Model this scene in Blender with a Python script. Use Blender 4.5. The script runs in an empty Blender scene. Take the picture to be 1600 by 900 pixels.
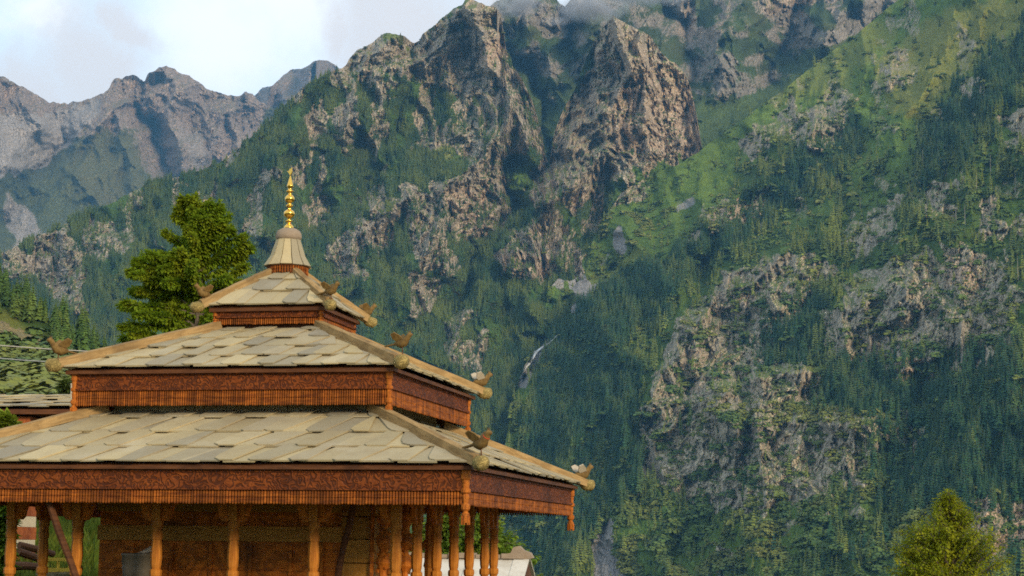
import bpy, math, random
import numpy as np
from mathutils import Vector, Matrix
R_ = math.radians
PI = math.pi
scene = bpy.context.scene
COL = scene.collection
# ------------------------------------------------------------------ camera, sky, sun, exposure
CAM = np.array([9.633, -27.533, 1.703])
YAW, PITCH, ROLL, FPX = R_(-12.078), R_(8.120), R_(-0.656), 2806.0
_cy, _sy, _cp, _sp, _cr, _sr = math.cos(YAW), math.sin(YAW), math.cos(PITCH), math.sin(PITCH), math.cos(ROLL), math.sin(ROLL)
FW = np.array([_sy*_cp, _cy*_cp, _sp]); RT0 = np.array([_cy, -_sy, 0.0]); UP0 = np.cross(RT0, FW)
RT = _cr*RT0 - _sr*UP0; UP = _sr*RT0 + _cr*UP0
cd = bpy.data.cameras.new('camera'); cam = bpy.data.objects.new('camera', cd); COL.objects.link(cam)
cam.matrix_world = Matrix(((RT[0], UP[0], -FW[0], CAM[0]), (RT[1], UP[1], -FW[1], CAM[1]), (RT[2], UP[2], -FW[2], CAM[2]), (0, 0, 0, 1)))
cd.sensor_width = 36; cd.lens = 36*FPX/1600; cd.clip_start = .5; cd.clip_end = 60000
scene.camera = cam
SUN_AZ = np.array([.68, -.73]); SUN_EL = R_(17)
SUN_STRENGTH, SUN_ANGLE, SKY_STRENGTH, EXPOSURE = 2.75, 12.0, .16, .76
HAZE_DENSITY, HAZE_COLOR = 2.2e-5, (.20, .56, 1.0)
sd = bpy.data.lights.new('sun', 'SUN'); sd.energy = SUN_STRENGTH; sd.angle = R_(SUN_ANGLE); sd.color = (1, .80, .54)
sun = bpy.data.objects.new('sun', sd); COL.objects.link(sun)
_s = Vector((SUN_AZ[0]*math.cos(SUN_EL), SUN_AZ[1]*math.cos(SUN_EL), math.sin(SUN_EL)))
sun.rotation_euler = _s.to_track_quat('Z', 'Y').to_euler(); sun.location = (0, 0, 50)
scene.view_settings.view_transform = 'Standard'; scene.view_settings.look = 'None'
scene.view_settings.exposure = EXPOSURE; scene.view_settings.gamma = 1
scene.cycles.use_denoising = False; scene.cycles.use_adaptive_sampling = False
scene.cycles.filter_width = 1.7; scene.cycles.max_bounces = 6; scene.cycles.volume_bounces = 0

def ray(px, py):
    px = np.asarray(px, float); py = np.asarray(py, float)
    return FW + ((px-800)/FPX)[..., None]*RT - ((py-450)/FPX)[..., None]*UP
def at(px, py, D):
    return CAM + ray(px, py)*np.asarray(D, float)[..., None]
def V(px, py, D): return Vector(at(px, py, D))

# ------------------------------------------------------------------ node helpers
class NT:
    def __init__(s, tree): s.t = tree; s.n = tree.nodes; s.l = tree.links
    def node(s, typ, ins=None, **kw):
        n = s.n.new(typ)
        for k, v in kw.items(): setattr(n, k, v)
        for k, v in (ins or {}).items(): s.set(n.inputs[k], v)
        return n
    def set(s, sock, v):
        if isinstance(v, bpy.types.NodeSocket): s.l.new(v, sock)
        elif isinstance(v, tuple) and len(v) == 3 and sock.type == 'RGBA': sock.default_value = (*v, 1)
        else: sock.default_value = v
    def m(s, op, a, b=0.0, c=None, clamp=False):
        n = s.n.new('ShaderNodeMath'); n.operation = op; n.use_clamp = clamp
        s.set(n.inputs[0], a); s.set(n.inputs[1], b)
        if c is not None: s.set(n.inputs[2], c)
        return n.outputs[0]
    def mix(s, f, a, b, mode='MIX'):
        n = s.n.new('ShaderNodeMix'); n.data_type = 'RGBA'; n.blend_type = mode
        s.set(n.inputs[0], f); s.set(n.inputs[6], a); s.set(n.inputs[7], b)
        return n.outputs[2]
    def ramp(s, f, lo, hi):
        n = s.n.new('ShaderNodeMapRange'); n.interpolation_type = 'SMOOTHSTEP'
        s.set(n.inputs[0], f); s.set(n.inputs[1], lo); s.set(n.inputs[2], hi)
        return n.outputs[0]
    def noise(s, vec, scale, detail=4, rough=.55, dist=0.0):
        n = s.node('ShaderNodeTexNoise', {'Scale': scale, 'Detail': detail, 'Roughness': rough, 'Distortion': dist})
        if vec is not None: s.l.new(vec, n.inputs['Vector'])
        return n.outputs[0]
    def scale(s, vec, v, loc=(0, 0, 0)):
        n = s.node('ShaderNodeMapping', {'Scale': v, 'Location': loc}); s.l.new(vec, n.inputs[0]); return n.outputs[0]
    def attr(s, name): return s.node('ShaderNodeAttribute', attribute_name=name).outputs['Fac']
    def bump(s, h, strength, dist):
        return s.node('ShaderNodeBump', {'Height': h, 'Strength': strength, 'Distance': dist}).outputs[0]
def new_mat(name):
    m = bpy.data.materials.new(name); m.use_nodes = True
    t = NT(m.node_tree); b = m.node_tree.nodes['Principled BSDF']
    b.inputs['Specular IOR Level'].default_value = .25
    return m, t, b
def fin(t, b, color, rough=.8, normal=None):
    t.set(b.inputs['Base Color'], color); t.set(b.inputs['Roughness'], rough)
    if normal is not None: t.l.new(normal, b.inputs['Normal'])

# ------------------------------------------------------------------ world
world = bpy.data.worlds.new('World'); scene.world = world; world.use_nodes = True
wt = NT(world.node_tree); bg = world.node_tree.nodes['Background']
sky = wt.node('ShaderNodeTexSky', sky_type='NISHITA', sun_disc=False, sun_elevation=SUN_EL, sun_rotation=math.atan2(SUN_AZ[0], SUN_AZ[1]),
              altitude=2500, air_density=1.0, dust_density=1.5, ozone_density=1.0)
tc = wt.node('ShaderNodeTexCoord').outputs['Generated']
def cloud_blob(px, py, rad_px, lo, hi):
    d = ray(px, py); d = d/np.linalg.norm(d)
    vm = wt.node('ShaderNodeVectorMath', operation='DISTANCE'); wt.l.new(warp, vm.inputs[0]); vm.inputs[1].default_value = d
    return wt.ramp(vm.outputs['Value'], rad_px/FPX*hi, rad_px/FPX*lo)
nz = wt.node('ShaderNodeTexNoise', {'Scale': 14.0, 'Detail': 7.0, 'Roughness': .6}); wt.l.new(tc, nz.inputs['Vector'])
va = wt.node('ShaderNodeVectorMath', operation='MULTIPLY_ADD'); wt.l.new(nz.outputs['Color'], va.inputs[0])
va.inputs[1].default_value = (.09, .09, .09)
vs = wt.node('ShaderNodeVectorMath', operation='SUBTRACT'); wt.l.new(tc, vs.inputs[0]); vs.inputs[1].default_value = (.045, .045, .045)
wt.l.new(vs.outputs[0], va.inputs[2]); warp = va.outputs[0]
fog = None
for b_ in ((130, 100, 120, .3, 1.1), (40, 140, 90, .3, 1.2), (620, 60, 150, .3, 1.1), (200, 20, 70, .2, 1.0), (800, 10, 130, .3, 1.1), (520, 60, 70, .2, 1.)):
    c = cloud_blob(*b_); fog = c if fog is None else wt.m('MAXIMUM', fog, c)
gen = wt.ramp(wt.noise(wt.scale(tc, (1, 1, 2.2)), 5.0, 7, .6), .42, .62)
white = None
for b_ in ((430, -10, 150, .2, 1.2), (60, 10, 60, .2, 1.2), (330, 40, 120, .1, 1.2)):
    c = cloud_blob(*b_); white = c if white is None else wt.m('MAXIMUM', white, c)
base = wt.mix(.75, sky.outputs[0], (4.0, 4.5, 4.7))
base = wt.mix(wt.m('MULTIPLY', gen, .6), base, (4.3, 4.35, 4.5))
base = wt.mix(wt.m('MULTIPLY', white, .8), base, (4.9, 4.9, 5.0))
skyc = wt.mix(wt.m('MULTIPLY', fog, .85), base, (3.5, 3.35, 3.35))
wt.l.new(skyc, bg.inputs['Color']); bg.inputs['Strength'].default_value = SKY_STRENGTH

# ------------------------------------------------------------------ numpy noise
def _hash(ix, iy, seed):
    h = (ix.astype(np.int64)*374761393 + iy.astype(np.int64)*668265263 + seed*1442695041) & 0xffffffff
    h = ((h ^ (h >> 13))*1274126177) & 0xffffffff
    return ((h ^ (h >> 16)) & 0xffffff)/float(0xffffff)
def pn(x, y, seed=0):
    ix = np.floor(x); iy = np.floor(y); fx = x-ix; fy = y-iy
    u = fx*fx*fx*(fx*(fx*6-15)+10); v = fy*fy*fy*(fy*(fy*6-15)+10)
    def g(dx, dy):
        a = _hash(ix+dx, iy+dy, seed)*2*PI
        return np.cos(a)*(fx-dx)+np.sin(a)*(fy-dy)
    return ((g(0, 0)*(1-u)+g(1, 0)*u)*(1-v)+(g(0, 1)*(1-u)+g(1, 1)*u)*v)*1.5
def fbm(x, y, seed=0, o=4, gain=.5):
    r = 0; a = 1.0
    for k in range(o): r = r + a*pn(x*2**k, y*2**k, seed+k*17); a *= gain
    return r
def ridged(x, y, seed=0, o=4, gain=.5):
    r = 0; a = 1.0; w = 1.0
    for k in range(o):
        s = (1-np.abs(pn(x*2**k, y*2**k, seed+k*17)))**2; s = s*w; w = np.clip(s*1.6, 0, 1)
        r = r + a*(s-.55); a *= gain
    return r
def worley(x, y, seed=0):
    ix = np.floor(x); iy = np.floor(y); best = np.full(x.shape, 9.0); val = np.zeros(x.shape)
    for dx in (-1, 0, 1):
        for dy in (-1, 0, 1):
            cx, cy = ix+dx, iy+dy
            d = np.hypot(cx+_hash(cx, cy, seed)-x, cy+_hash(cx, cy, seed+1)-y); k = d < best
            best = np.where(k, d, best); val = np.where(k, _hash(cx, cy, seed+2), val)
    return val*2-1
def sstep(x, a, b):
    t = np.clip((x-a)/(b-a), 0, 1); return t*t*(3-2*t)
def seg_dist(px, py, poly, closed=False):
    best = np.full(px.shape, 1e9)
    n = len(poly)
    for i in range(n if closed else n-1):
        ax, ay = poly[i]; bx, by = poly[(i+1) % n]
        dx, dy = bx-ax, by-ay; L = dx*dx+dy*dy+1e-9
        t = np.clip(((px-ax)*dx+(py-ay)*dy)/L, 0, 1)
        best = np.minimum(best, np.hypot(px-ax-t*dx, py-ay-t*dy))
    return best
def inside(px, py, poly):
    r = np.zeros(px.shape, bool); n = len(poly)
    for i in range(n):
        ax, ay = poly[i]; bx, by = poly[(i+1) % n]
        c = ((ay > py) != (by > py)) & (px < (bx-ax)*(py-ay)/(by-ay+1e-12)+ax)
        r ^= c
    return r
def mask(px, py, polys, soft, jag, seed):
    out = np.zeros(px.shape)
    nse = (fbm(px/34, py/40, seed, 4, .6)*1.0)*jag
    for item in polys:
        poly, w = item[0], item[1]
        xs = [p[0] for p in poly]; ys = [p[1] for p in poly]; mg = soft+jag*2
        sel = (px > min(xs)-mg) & (px < max(xs)+mg) & (py > min(ys)-mg) & (py < max(ys)+mg)
        if not sel.any(): continue
        X, Y = px[sel], py[sel]
        d = seg_dist(X, Y, poly, True); d = np.where(inside(X, Y, poly), d, -d)+nse[sel]+jag*.4
        out[sel] = np.maximum(out[sel], w*sstep(d, -soft, soft))
    return out
def rbf(ctrl):
    c = np.array(ctrl, float); P = c[:, :2]/1000; n = len(c)
    def ph(r): return r
    A = np.zeros((n+3, n+3)); d = np.linalg.norm(P[:, None]-P[None], axis=2)
    A[:n, :n] = ph(d); A[:n, n] = 1; A[:n, n+1:] = P; A[n, :n] = 1; A[n+1:, :n] = P.T
    w = np.linalg.solve(A, np.concatenate([c[:, 2], [0, 0, 0]]))
    def f(px, py):
        q = np.stack([px, py], -1)/1000
        r = w[n]+q[..., 0]*w[n+1]+q[..., 1]*w[n+2]
        for i in range(n): r = r+w[i]*ph(np.hypot(q[..., 0]-P[i, 0], q[..., 1]-P[i, 1]))
        return r
    return f
def link(o, parent=None):
    COL.objects.link(o)
    if parent is not None: o.parent = parent
    return o
def tag(o, label=None, cat=None, group=None, kind=None):
    if label: o['label'] = label
    if cat: o['category'] = cat
    if group: o['group'] = group
    if kind: o['kind'] = kind
    return o

# ------------------------------------------------------------------ terrain materials
def terrain_mat(name, rock_a, rock_b, rock_dark, floor_c, grass_c, dry_c, scree_c, streak=1.0, ledge=1.0, k=1.0):
    m, t, b = new_mat(name)
    g = t.node('ShaderNodeNewGeometry'); pos = g.outputs['Position']
    rock, grass, dry, scree, pink = (t.attr(a) for a in ('rock', 'grass', 'dry', 'scree', 'pink'))
    n1 = t.noise(t.scale(pos, (.012*k, .012*k, .004*k)), 1.0, 8, .65)
    n2 = t.noise(t.scale(pos, (.05*k, .05*k, .012*k)), 1.0, 6, .65)
    n3 = t.noise(t.scale(pos, (.004*k, .004*k, .006*k)), 1.0, 5, .6)
    rc = t.mix(t.ramp(n1, .38, .64), rock_b, rock_a)
    rc = t.mix(t.m('MULTIPLY', pink, .75), rc, (.62, .44, .30))
    rc = t.mix(t.m('MULTIPLY', t.ramp(n2, .50, .36), .6*streak), rc, rock_dark)
    rc = t.mix(t.m('MULTIPLY', t.ramp(n2, .60, .72), .55), rc, (.50, .45, .36))
    sx = t.node('ShaderNodeSeparateXYZ'); t.l.new(g.outputs['Normal'], sx.inputs[0])
    vor = t.node('ShaderNodeTexVoronoi', {'Scale': 1.0, 'Randomness': 1.0}, feature='DISTANCE_TO_EDGE'); nd = t.node('ShaderNodeTexNoise', {'Scale': .06*k, 'Detail': 3.0}); t.l.new(pos, nd.inputs['Vector'])
    wp = t.node('ShaderNodeVectorMath', operation='MULTIPLY_ADD'); t.l.new(nd.outputs['Color'], wp.inputs[0]); wp.inputs[1].default_value = (9/k, 9/k, 9/k); t.l.new(pos, wp.inputs[2]); t.l.new(t.scale(wp.outputs[0], (.11*k, .11*k, .036*k)), vor.inputs['Vector'])
    crack = t.ramp(vor.outputs[0], .10, .0)
    rc = t.mix(t.m('MULTIPLY', crack, .5), rc, rock_dark)
    led = t.ramp(t.m('ADD', sx.outputs[2], t.m('MULTIPLY', t.m('SUBTRACT', n1, .5), 1.1)), .68, .92)
    veg = t.mix(t.ramp(n3, .35, .65), floor_c, (grass_c[0]*.7, grass_c[1]*.75, grass_c[2]*.8))
    veg = t.mix(grass, veg, t.mix(t.ramp(n1, .35, .65), grass_c, (grass_c[0]*.62, grass_c[1]*.66, grass_c[2]*.7)))
    veg = t.mix(dry, veg, t.mix(t.ramp(n2, .3, .7), dry_c, (dry_c[0]*.75, dry_c[1]*.85, dry_c[2]*.8)))
    nf = t.noise(t.scale(pos, (.16*k, .16*k, .10*k)), 1.0, 5, .7)
    veg = t.mix(.8, veg, t.mix(nf, (.25, .25, .25), (1.75, 1.75, 1.75)), 'MULTIPLY')
    rm = t.ramp(t.m('ADD', rock, t.m('MULTIPLY', t.m('SUBTRACT', n2, .5), .9)), .38, .60)
    rm = t.m('MULTIPLY', rm, t.m('SUBTRACT', 1.0, t.m('MULTIPLY', led, .85*ledge)))
    c = t.mix(rm, veg, rc)
    c = t.mix(t.ramp(t.m('ADD', scree, t.m('MULTIPLY', t.m('SUBTRACT', nf, .5), .8)), .4, .6), c, t.mix(nf, scree_c, (scree_c[0]*1.5, scree_c[1]*1.5, scree_c[2]*1.5)))
    h = t.m('ADD', t.m('SUBTRACT', t.m('MULTIPLY', n1, .5), t.m('MULTIPLY', crack, .18)), t.m('ADD', t.m('MULTIPLY', n2, .35), t.m('MULTIPLY', nf, .15)))
    fin(t, b, c, .95, t.bump(h, .9, 22/k))
    b.inputs['Specular IOR Level'].default_value = .08
    return m
M_near = terrain_mat('terrain_near', (.55, .45, .31), (.38, .33, .245), (.15, .125, .10), (.060, .098, .018), (.15, .225, .036), (.25, .235, .05), (.25, .235, .22))
M_mass = terrain_mat('terrain_massif', (.55, .44, .31), (.38, .325, .25), (.15, .125, .10), (.048, .084, .020), (.125, .205, .036), (.24, .23, .055), (.25, .23, .21), 1.0)
M_back = terrain_mat('terrain_back', (.33, .28, .225), (.25, .22, .18), (.11, .10, .09), (.050, .070, .030), (.095, .135, .040), (.16, .15, .05), (.2, .2, .19), 1.0)
M_far = terrain_mat('terrain_far', (.38, .28, .215), (.27, .205, .165), (.16, .13, .105), (.075, .075, .035), (.115, .125, .045), (.165, .14, .06), (.26, .225, .195), .9, .6, .45)
M_hill = terrain_mat('terrain_hill', (.52, .33, .19), (.32, .25, .17), (.10, .08, .06), (.045, .080, .012), (.10, .14, .02), (.19, .18, .03), (.2, .2, .2), 1, .6, 4.0)

def build_sheet(name, sky_pts, ybot, x0, x1, step, nrow, base, relief, masks, mat, jag, back=(250, 900, 2600), seed=0, noise=1.0, rockfreq=1.0):
    xs = np.arange(x0, x1+step, step, dtype=float)
    sp = np.array(sky_pts, float)
    top = np.interp(xs, sp[:, 0], sp[:, 1])
    jg = jag(xs) if callable(jag) else jag
    top = top+jg*(fbm(xs/22, xs*0+.37, seed+5, 5, .62))
    t = np.linspace(0, 1, nrow)
    yb = np.full(xs.shape, float(ybot)) if not isinstance(ybot, list) else np.interp(xs, [p[0] for p in ybot], [p[1] for p in ybot])
    PX = np.repeat(xs[None], nrow, 0); PY = top[None]+(yb-top)[None]*t[:, None]
    D = base(PX, PY)
    A = {k: f(PX, PY) for k, f in masks.items()}
    rock = A['rock']; sc = D/5000.0
    off = np.zeros_like(D)
    for poly, amp, w in relief:
        d = seg_dist(PX+14*fbm(PX/60, PY/60, seed+50), PY+14*fbm(PX/60, PY/60, seed+51), poly)
        off -= amp*np.exp(-(d/w))*1.0
    wx = PX+26*fbm(PX/90, PY/90, seed+1, 3); wy = PY+26*fbm(PX/90, PY/90, seed+2, 3)
    off -= noise*(150*ridged(wx/150, wy/230, seed+10, 3)+48*ridged(wx/52, wy/95, seed+20, 3))
    q = rockfreq
    rr = .25+.75*rock
    off -= noise*rr*(30*ridged(wx/(21*q), wy/(52*q), seed+30, 3, .55)+14*fbm(wx/(13*q), wy/(8*q), seed+40, 3, .6)+6*pn(PX/4.2, PY/6.0, seed+44))
    rx = PX+5*fbm(PX/16, PY/16, seed+60, 3); ry = PY+5*fbm(PX/16, PY/16, seed+61, 3)
    off -= noise*rock*(19*worley(rx/(12*q), ry/(64*q), seed+70)+8*worley(rx/(5*q), ry/(24*q), seed+73)+4*worley(rx/3.2, ry/6, seed+76))
    lv = -(wy+6*fbm(PX/25, PY/25, seed+62, 3))/(21*q); off -= noise*rock*26*(lv-np.floor(lv)-.5)
    D2 = D+off*sc
    P = at(PX, PY, D2)
    rows = [P[::-1]]                                   # bottom -> top
    hd = P[0]-CAM; hd[:, 2] = 0; hd /= np.linalg.norm(hd, axis=1)[:, None]
    for k, bd in enumerate(back):
        rows.append((P[0]+hd*bd-np.array([0, 0, 1.0])*(bd*(.35+.25*k)))[None])
    G = np.concatenate(rows, 0); nr, nc = G.shape[:2]
    idx = np.arange(nr*nc).reshape(nr, nc)
    F = np.stack([idx[:-1, :-1], idx[:-1, 1:], idx[1:, 1:], idx[1:, :-1]], -1).reshape(-1, 4)
    me = bpy.data.meshes.new(name); me.from_pydata(G.reshape(-1, 3).tolist(), [], F.tolist())
    for k, a in A.items():
        at_ = me.attributes.new(k, 'FLOAT', 'POINT')
        full = np.concatenate([a[::-1]]+[a[0][None]]*len(back), 0)
        at_.data.foreach_set('value', full.reshape(-1).astype(np.float32))
    me.materials.append(mat); me.polygons.foreach_set('use_smooth', [False]*len(me.polygons)); me.update()
    o = link(bpy.data.objects.new(name, me)); o['kind'] = 'structure'
    return dict(xs=xs, top=top, yb=yb, D=D2, A=A, P=P, nrow=nrow, obj=o)

def sample(S, px, py):
    """bilinear look-up of a sheet at picture-plane parameters -> world point, masks, ok"""
    xs = S['xs']; fx = (px-xs[0])/(xs[1]-xs[0]); ok = (fx >= 0) & (fx < len(xs)-1.001)
    fx = np.clip(fx, 0, len(xs)-1.001); i = fx.astype(int); u = fx-i
    top = S['top'][i]*(1-u)+S['top'][i+1]*u; yb = S['yb'][i]*(1-u)+S['yb'][i+1]*u
    fy = (py-top)/(yb-top)*(S['nrow']-1); ok &= (fy >= 0) & (fy < S['nrow']-1.001)
    fy = np.clip(fy, 0, S['nrow']-1.001); j = fy.astype(int); v = fy-j
    def L(a):
        sh = (u, v) if a.ndim == 2 else (u[:, None], v[:, None])
        return (a[j, i]*(1-sh[0])+a[j, i+1]*sh[0])*(1-sh[1])+(a[j+1, i]*(1-sh[0])+a[j+1, i+1]*sh[0])*sh[1]
    return L(S['P']), {k: L(a) for k, a in S['A'].items()}, L(S['D']), ok

def zero(px, py): return np.zeros(px.shape)
def mk(polys, soft, jag, seed): return lambda px, py: mask(px, py, polys, soft, jag, seed)

# ---- far range, left
A_sky = [(-160, 90), (-40, 105), (0, 120), (30, 133), (60, 150), (78, 160), (95, 163), (140, 154), (168, 144), (178, 124), (195, 118), (208, 116), (218, 124), (226, 126), (232, 113), (246, 107), (256, 103), (275, 110), (296, 117), (308, 127), (330, 140), (352, 147), (368, 151), (384, 143), (400, 150), (425, 170), (470, 215), (560, 300)]
A_rel = [([(256, 104), (272, 140), (262, 190), (285, 240), (300, 300)], 900, 26), ([(230, 150), (180, 166), (186, 205), (212, 262), (235, 330)], 1000, 24),
         ([(150, 185), (122, 215), (112, 262), (150, 330), (160, 380)], 700, 22), ([(0, 118), (38, 160), (60, 195)], 800, 30), ([(385, 146), (345, 190), (330, 235)], 700, 22),
         ([(100, 165), (105, 220), (60, 262), (20, 300), (10, 340)], -1100, 34), ([(216, 150), (238, 215), (262, 275)], -800, 16), ([(310, 150), (300, 190), (335, 240), (350, 280)], -600, 18),
         ([(0, 260), (70, 300), (60, 380)], 500, 40)]
A_mask = dict(rock=mk([([(-100, 80), (100, 150), (256, 90), (420, 150), (420, 190), (330, 260), (240, 200), (170, 200), (60, 200), (-100, 180)], .8), ([(190, 200), (340, 200), (330, 280), (240, 290)], .6)], 20, 14, 3),
              grass=mk([([(-100, 280), (60, 280), (120, 220), (200, 170), (240, 220), (300, 300), (340, 400), (-100, 420)], .75)], 25, 16, 4),
              dry=mk([([(110, 200), (190, 160), (240, 220), (200, 330), (120, 300)], .6), ([(270, 130), (400, 150), (330, 230), (280, 180)], .55)], 20, 16, 5),
              scree=mk([([(-100, 180), (60, 175), (150, 165), (130, 200), (60, 265), (-100, 290)], .9), ([(10, 300), (60, 340), (70, 400), (20, 400)], .6), ([(280, 200), (310, 200), (330, 260), (300, 270)], .5)], 14, 12, 6), pink=zero)
SA = build_sheet('far_range', A_sky, 470, -160, 560, 2.4, 170, rbf([(0, 120, 12500), (256, 104, 13500), (420, 160, 14200), (0, 400, 10200), (200, 420, 10500), (420, 420, 11500), (560, 300, 13500)]), [(a, b*.24, c) for a, b, c in A_rel], A_mask, M_far, 3.6, (600, 2000, 5000), 100, .62)
B_sky = [(360, 200), (385, 160), (400, 148), (410, 137), (424, 135), (440, 119), (455, 110), (470, 109), (488, 98), (500, 93), (512, 96), (525, 103), (560, 130), (640, 180)]
SB = build_sheet('far_peak', B_sky, 330, 360, 640, 2.4, 90, rbf([(400, 150, 16500), (500, 93, 17500), (400, 300, 15000), (560, 300, 15500)]), [([(500, 93), (470, 150), (450, 200)], 900, 20), ([(430, 130), (410, 190)], 500, 14)],
                 dict(rock=lambda x, y: np.full(x.shape, .9), grass=zero, dry=zero, scree=zero, pink=zero), M_far, 1.8, (600, 2000, 5000), 200, .7)
# ---- back wall behind the cliff
D_sky = [(700, 40), (760, 12), (800, -14), (850, -18), (868, -4), (876, 6), (883, 10), (889, 2), (900, -16), (940, -60), (1040, -120), (1500, -260)]
D_rel = [([(810, 90), (850, 160), (862, 240), (830, 300)], -500, 34), ([(930, 0), (925, 60)], 300, 25), ([(1150, 0), (1130, 150)], 260, 40), ([(1060, 20), (1090, 120)], -300, 30), ([(820, 0), (815, 70)], 250, 22), ([(1250, 20), (1200, 120)], -250, 30), ([(880, 20), (900, 110)], -250, 18), ([(1340, -20), (1290, 70)], 240, 30)]
D_mask = dict(rock=lambda x, y: np.clip(.52+.5*fbm(x/60, y/40, 301, 4)+.25*np.sin(y/17+fbm(x/80, y/80, 302)*4), 0, 1)*(1-mask(x, y, [([(805, 95), (840, 120), (880, 200), (875, 300), (800, 330), (835, 230), (825, 150)], 1), ([(1085, 168), (1160, 157), (1225, 130), (1300, 75), (1300, 140), (1180, 220), (1080, 280)], 1)], 8, 8, 303)),
              grass=mk([([(805, 95), (840, 120), (880, 200), (875, 300), (800, 330), (835, 230), (825, 150)], .9), ([(1085, 168), (1160, 157), (1225, 130), (1300, 75), (1300, 140), (1180, 220), (1080, 280)], .95)], 10, 8, 304),
              dry=lambda x, y: .45*sstep(fbm(x/90, y/60, 305), -.1, .4)*sstep(y, 120, 40), scree=zero, pink=mk([([(1060, 10), (1120, 10), (1130, 50), (1080, 60)], .5), ([(1190, -10), (1300, -30), (1300, 20), (1200, 20)], .6)], 12, 14, 306))
SD = build_sheet('back_wall', D_sky, 420, 700, 1500, 2.2, 190, rbf([(800, 0, 7800), (1000, -60, 8600), (1400, -150, 9000), (840, 250, 6500), (1100, 180, 6900), (1400, 100, 7600), (800, 400, 6300), (1500, 400, 6900)]), D_rel, D_mask, M_back, 3, (300, 1200, 3000), 300, .8)
# ---- central massif with the cliff
M_sky = [(-220, 470), (-60, 418), (0, 397), (60, 368), (130, 338), (190, 308), (240, 284), (300, 272), (350, 249), (400, 209), (440, 169), (470, 138), (500, 120), (528, 106), (541, 101), (546, 92), (558, 77), (567, 73), (575, 70), (590, 58), (602, 53), (618, 52), (632, 56), (645, 66), (655, 63), (661, 52), (675, 42), (690, 29), (700, 20), (708, 13), (722, 8), (727, 0), (738, -1), (748, 5), (760, 9), (774, 11), (782, 20), (787, 50), (791, 80), (800, 98), (815, 122), (832, 160), (846, 205), (852, 245), (858, 255), (862, 235), (866, 205), (880, 172), (898, 140), (915, 95), (930, 60), (946, 38), (958, 22), (966, 30), (982, 38), (1000, 48), (1018, 58), (1036, 86), (1056, 100), (1072, 118), (1080, 140), (1086, 165), (1092, 200), (1096, 225), (1102, 262), (1140, 360)]
M_rel = [([(612, 55), (566, 120), (545, 200), (520, 262)], 260, 22), ([(735, 2), (762, 80), (792, 150), (835, 232)], 330, 26), ([(770, 205), (784, 260), (770, 340), (745, 372)], 170, 16), ([(590, 330), (640, 310), (680, 360), (692, 425)], 220, 24),
         ([(800, 250), (795, 320), (760, 390), (720, 470)], -420, 26), ([(650, 70), (640, 160), (600, 250), (560, 330)], -260, 30), ([(712, 200), (745, 215), (745, 270)], 140, 16),
         ([(960, 30), (985, 110), (960, 200), (905, 270), (850, 320)], 330, 34), ([(930, 70), (915, 130), (885, 180)], -160, 14), ([(845, 300), (830, 370), (880, 420)], 200, 22), ([(840, 330), (800, 400)], 120, 20), ([(850, 170), (857, 250), (830, 285), (800, 330)], -300, 20),
         ([(1000, 60), (1010, 150), (985, 230)], 130, 14), ([(100, 365), (110, 470)], 160, 26), ([(470, 140), (440, 260), (400, 400)], 240, 45), ([(350, 260), (300, 420)], -200, 40), ([(200, 320), (190, 470)], 180, 40)]
M_rockp = [([(985, 35), (1010, 55), (1045, 92), (1075, 118), (1088, 170), (1095, 215), (1088, 238), (1050, 232), (1010, 268), (990, 225), (965, 250), (940, 290), (932, 310), (900, 322), (862, 312), (835, 322), (822, 300), (835, 275), (868, 262), (858, 240), (868, 205), (900, 150), (925, 115), (935, 65), (958, 30)], 1.0),
           ([(832, 290), (850, 330), (880, 370), (905, 398), (918, 428), (872, 412), (852, 432), (838, 438), (818, 408), (806, 436), (792, 420), (775, 398), (792, 388), (812, 378), (832, 340)], .95),
           ([(678, 292), (700, 282), (735, 278), (760, 258), (764, 210), (780, 215), (788, 255), (784, 300), (768, 340), (764, 366), (742, 384), (724, 372), (700, 342), (682, 312)], 1.0),
           ([(608, 312), (640, 302), (668, 312), (694, 350), (700, 395), (720, 420), (694, 430), (665, 424), (650, 372), (628, 342)], .85), ([(578, 308), (598, 288), (600, 318), (582, 326)], .8),
           ([(530, 375), (560, 352), (612, 352), (610, 384), (572, 388), (560, 440), (526, 436), (512, 400)], .6), ([(528, 172), (552, 160), (562, 205), (540, 232), (520, 225)], .7), ([(562, 93), (582, 88), (582, 112), (566, 116)], .95),
           ([(757, 68), (784, 62), (786, 96), (762, 96)], .95), ([(652, 66), (735, -5), (785, 20), (800, 100), (850, 240), (800, 235), (745, 185), (700, 150), (650, 120)], .56), ([(544, 100), (570, 70), (640, 60), (650, 110), (600, 120), (560, 118)], .5),
           ([(700, 200), (732, 192), (750, 212), (742, 240), (716, 235)], .95), ([(688, 200), (708, 204), (706, 226), (690, 224)], .9), ([(768, 120), (812, 108), (846, 172), (846, 192), (800, 172), (780, 150)], .8), ([(640, 120), (700, 110), (700, 135), (650, 130)], .6),
           ([(60, 375), (105, 362), (130, 425), (132, 490), (95, 475), (60, 430)], .75), ([(130, 358), (200, 362), (190, 402), (140, 404)], .55), ([(5, 402), (62, 395), (60, 430), (10, 430)], .65), ([(478, 322), (512, 316), (512, 352), (480, 350)], .6), ([(640, 430), (684, 438), (668, 490), (642, 492)], .6),
           ([(590, 120), (610, 130), (600, 200), (585, 180)], .5), ([(655, 190), (680, 180), (680, 225), (660, 230)], .45), ([(480, 190), (500, 160), (510, 200), (490, 215)], .5), ([(460, 260), (480, 250), (476, 285), (462, 290)], .5), ([(700, 480), (740, 490), (720, 540), (700, 520)], .45), ([(380, 345), (400, 340), (398, 372), (382, 372)], .5), ([(300, 440), (330, 430), (330, 480), (305, 480)], .45), ([(700, 540), (760, 520), (770, 570), (720, 590)], .45)]
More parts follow.
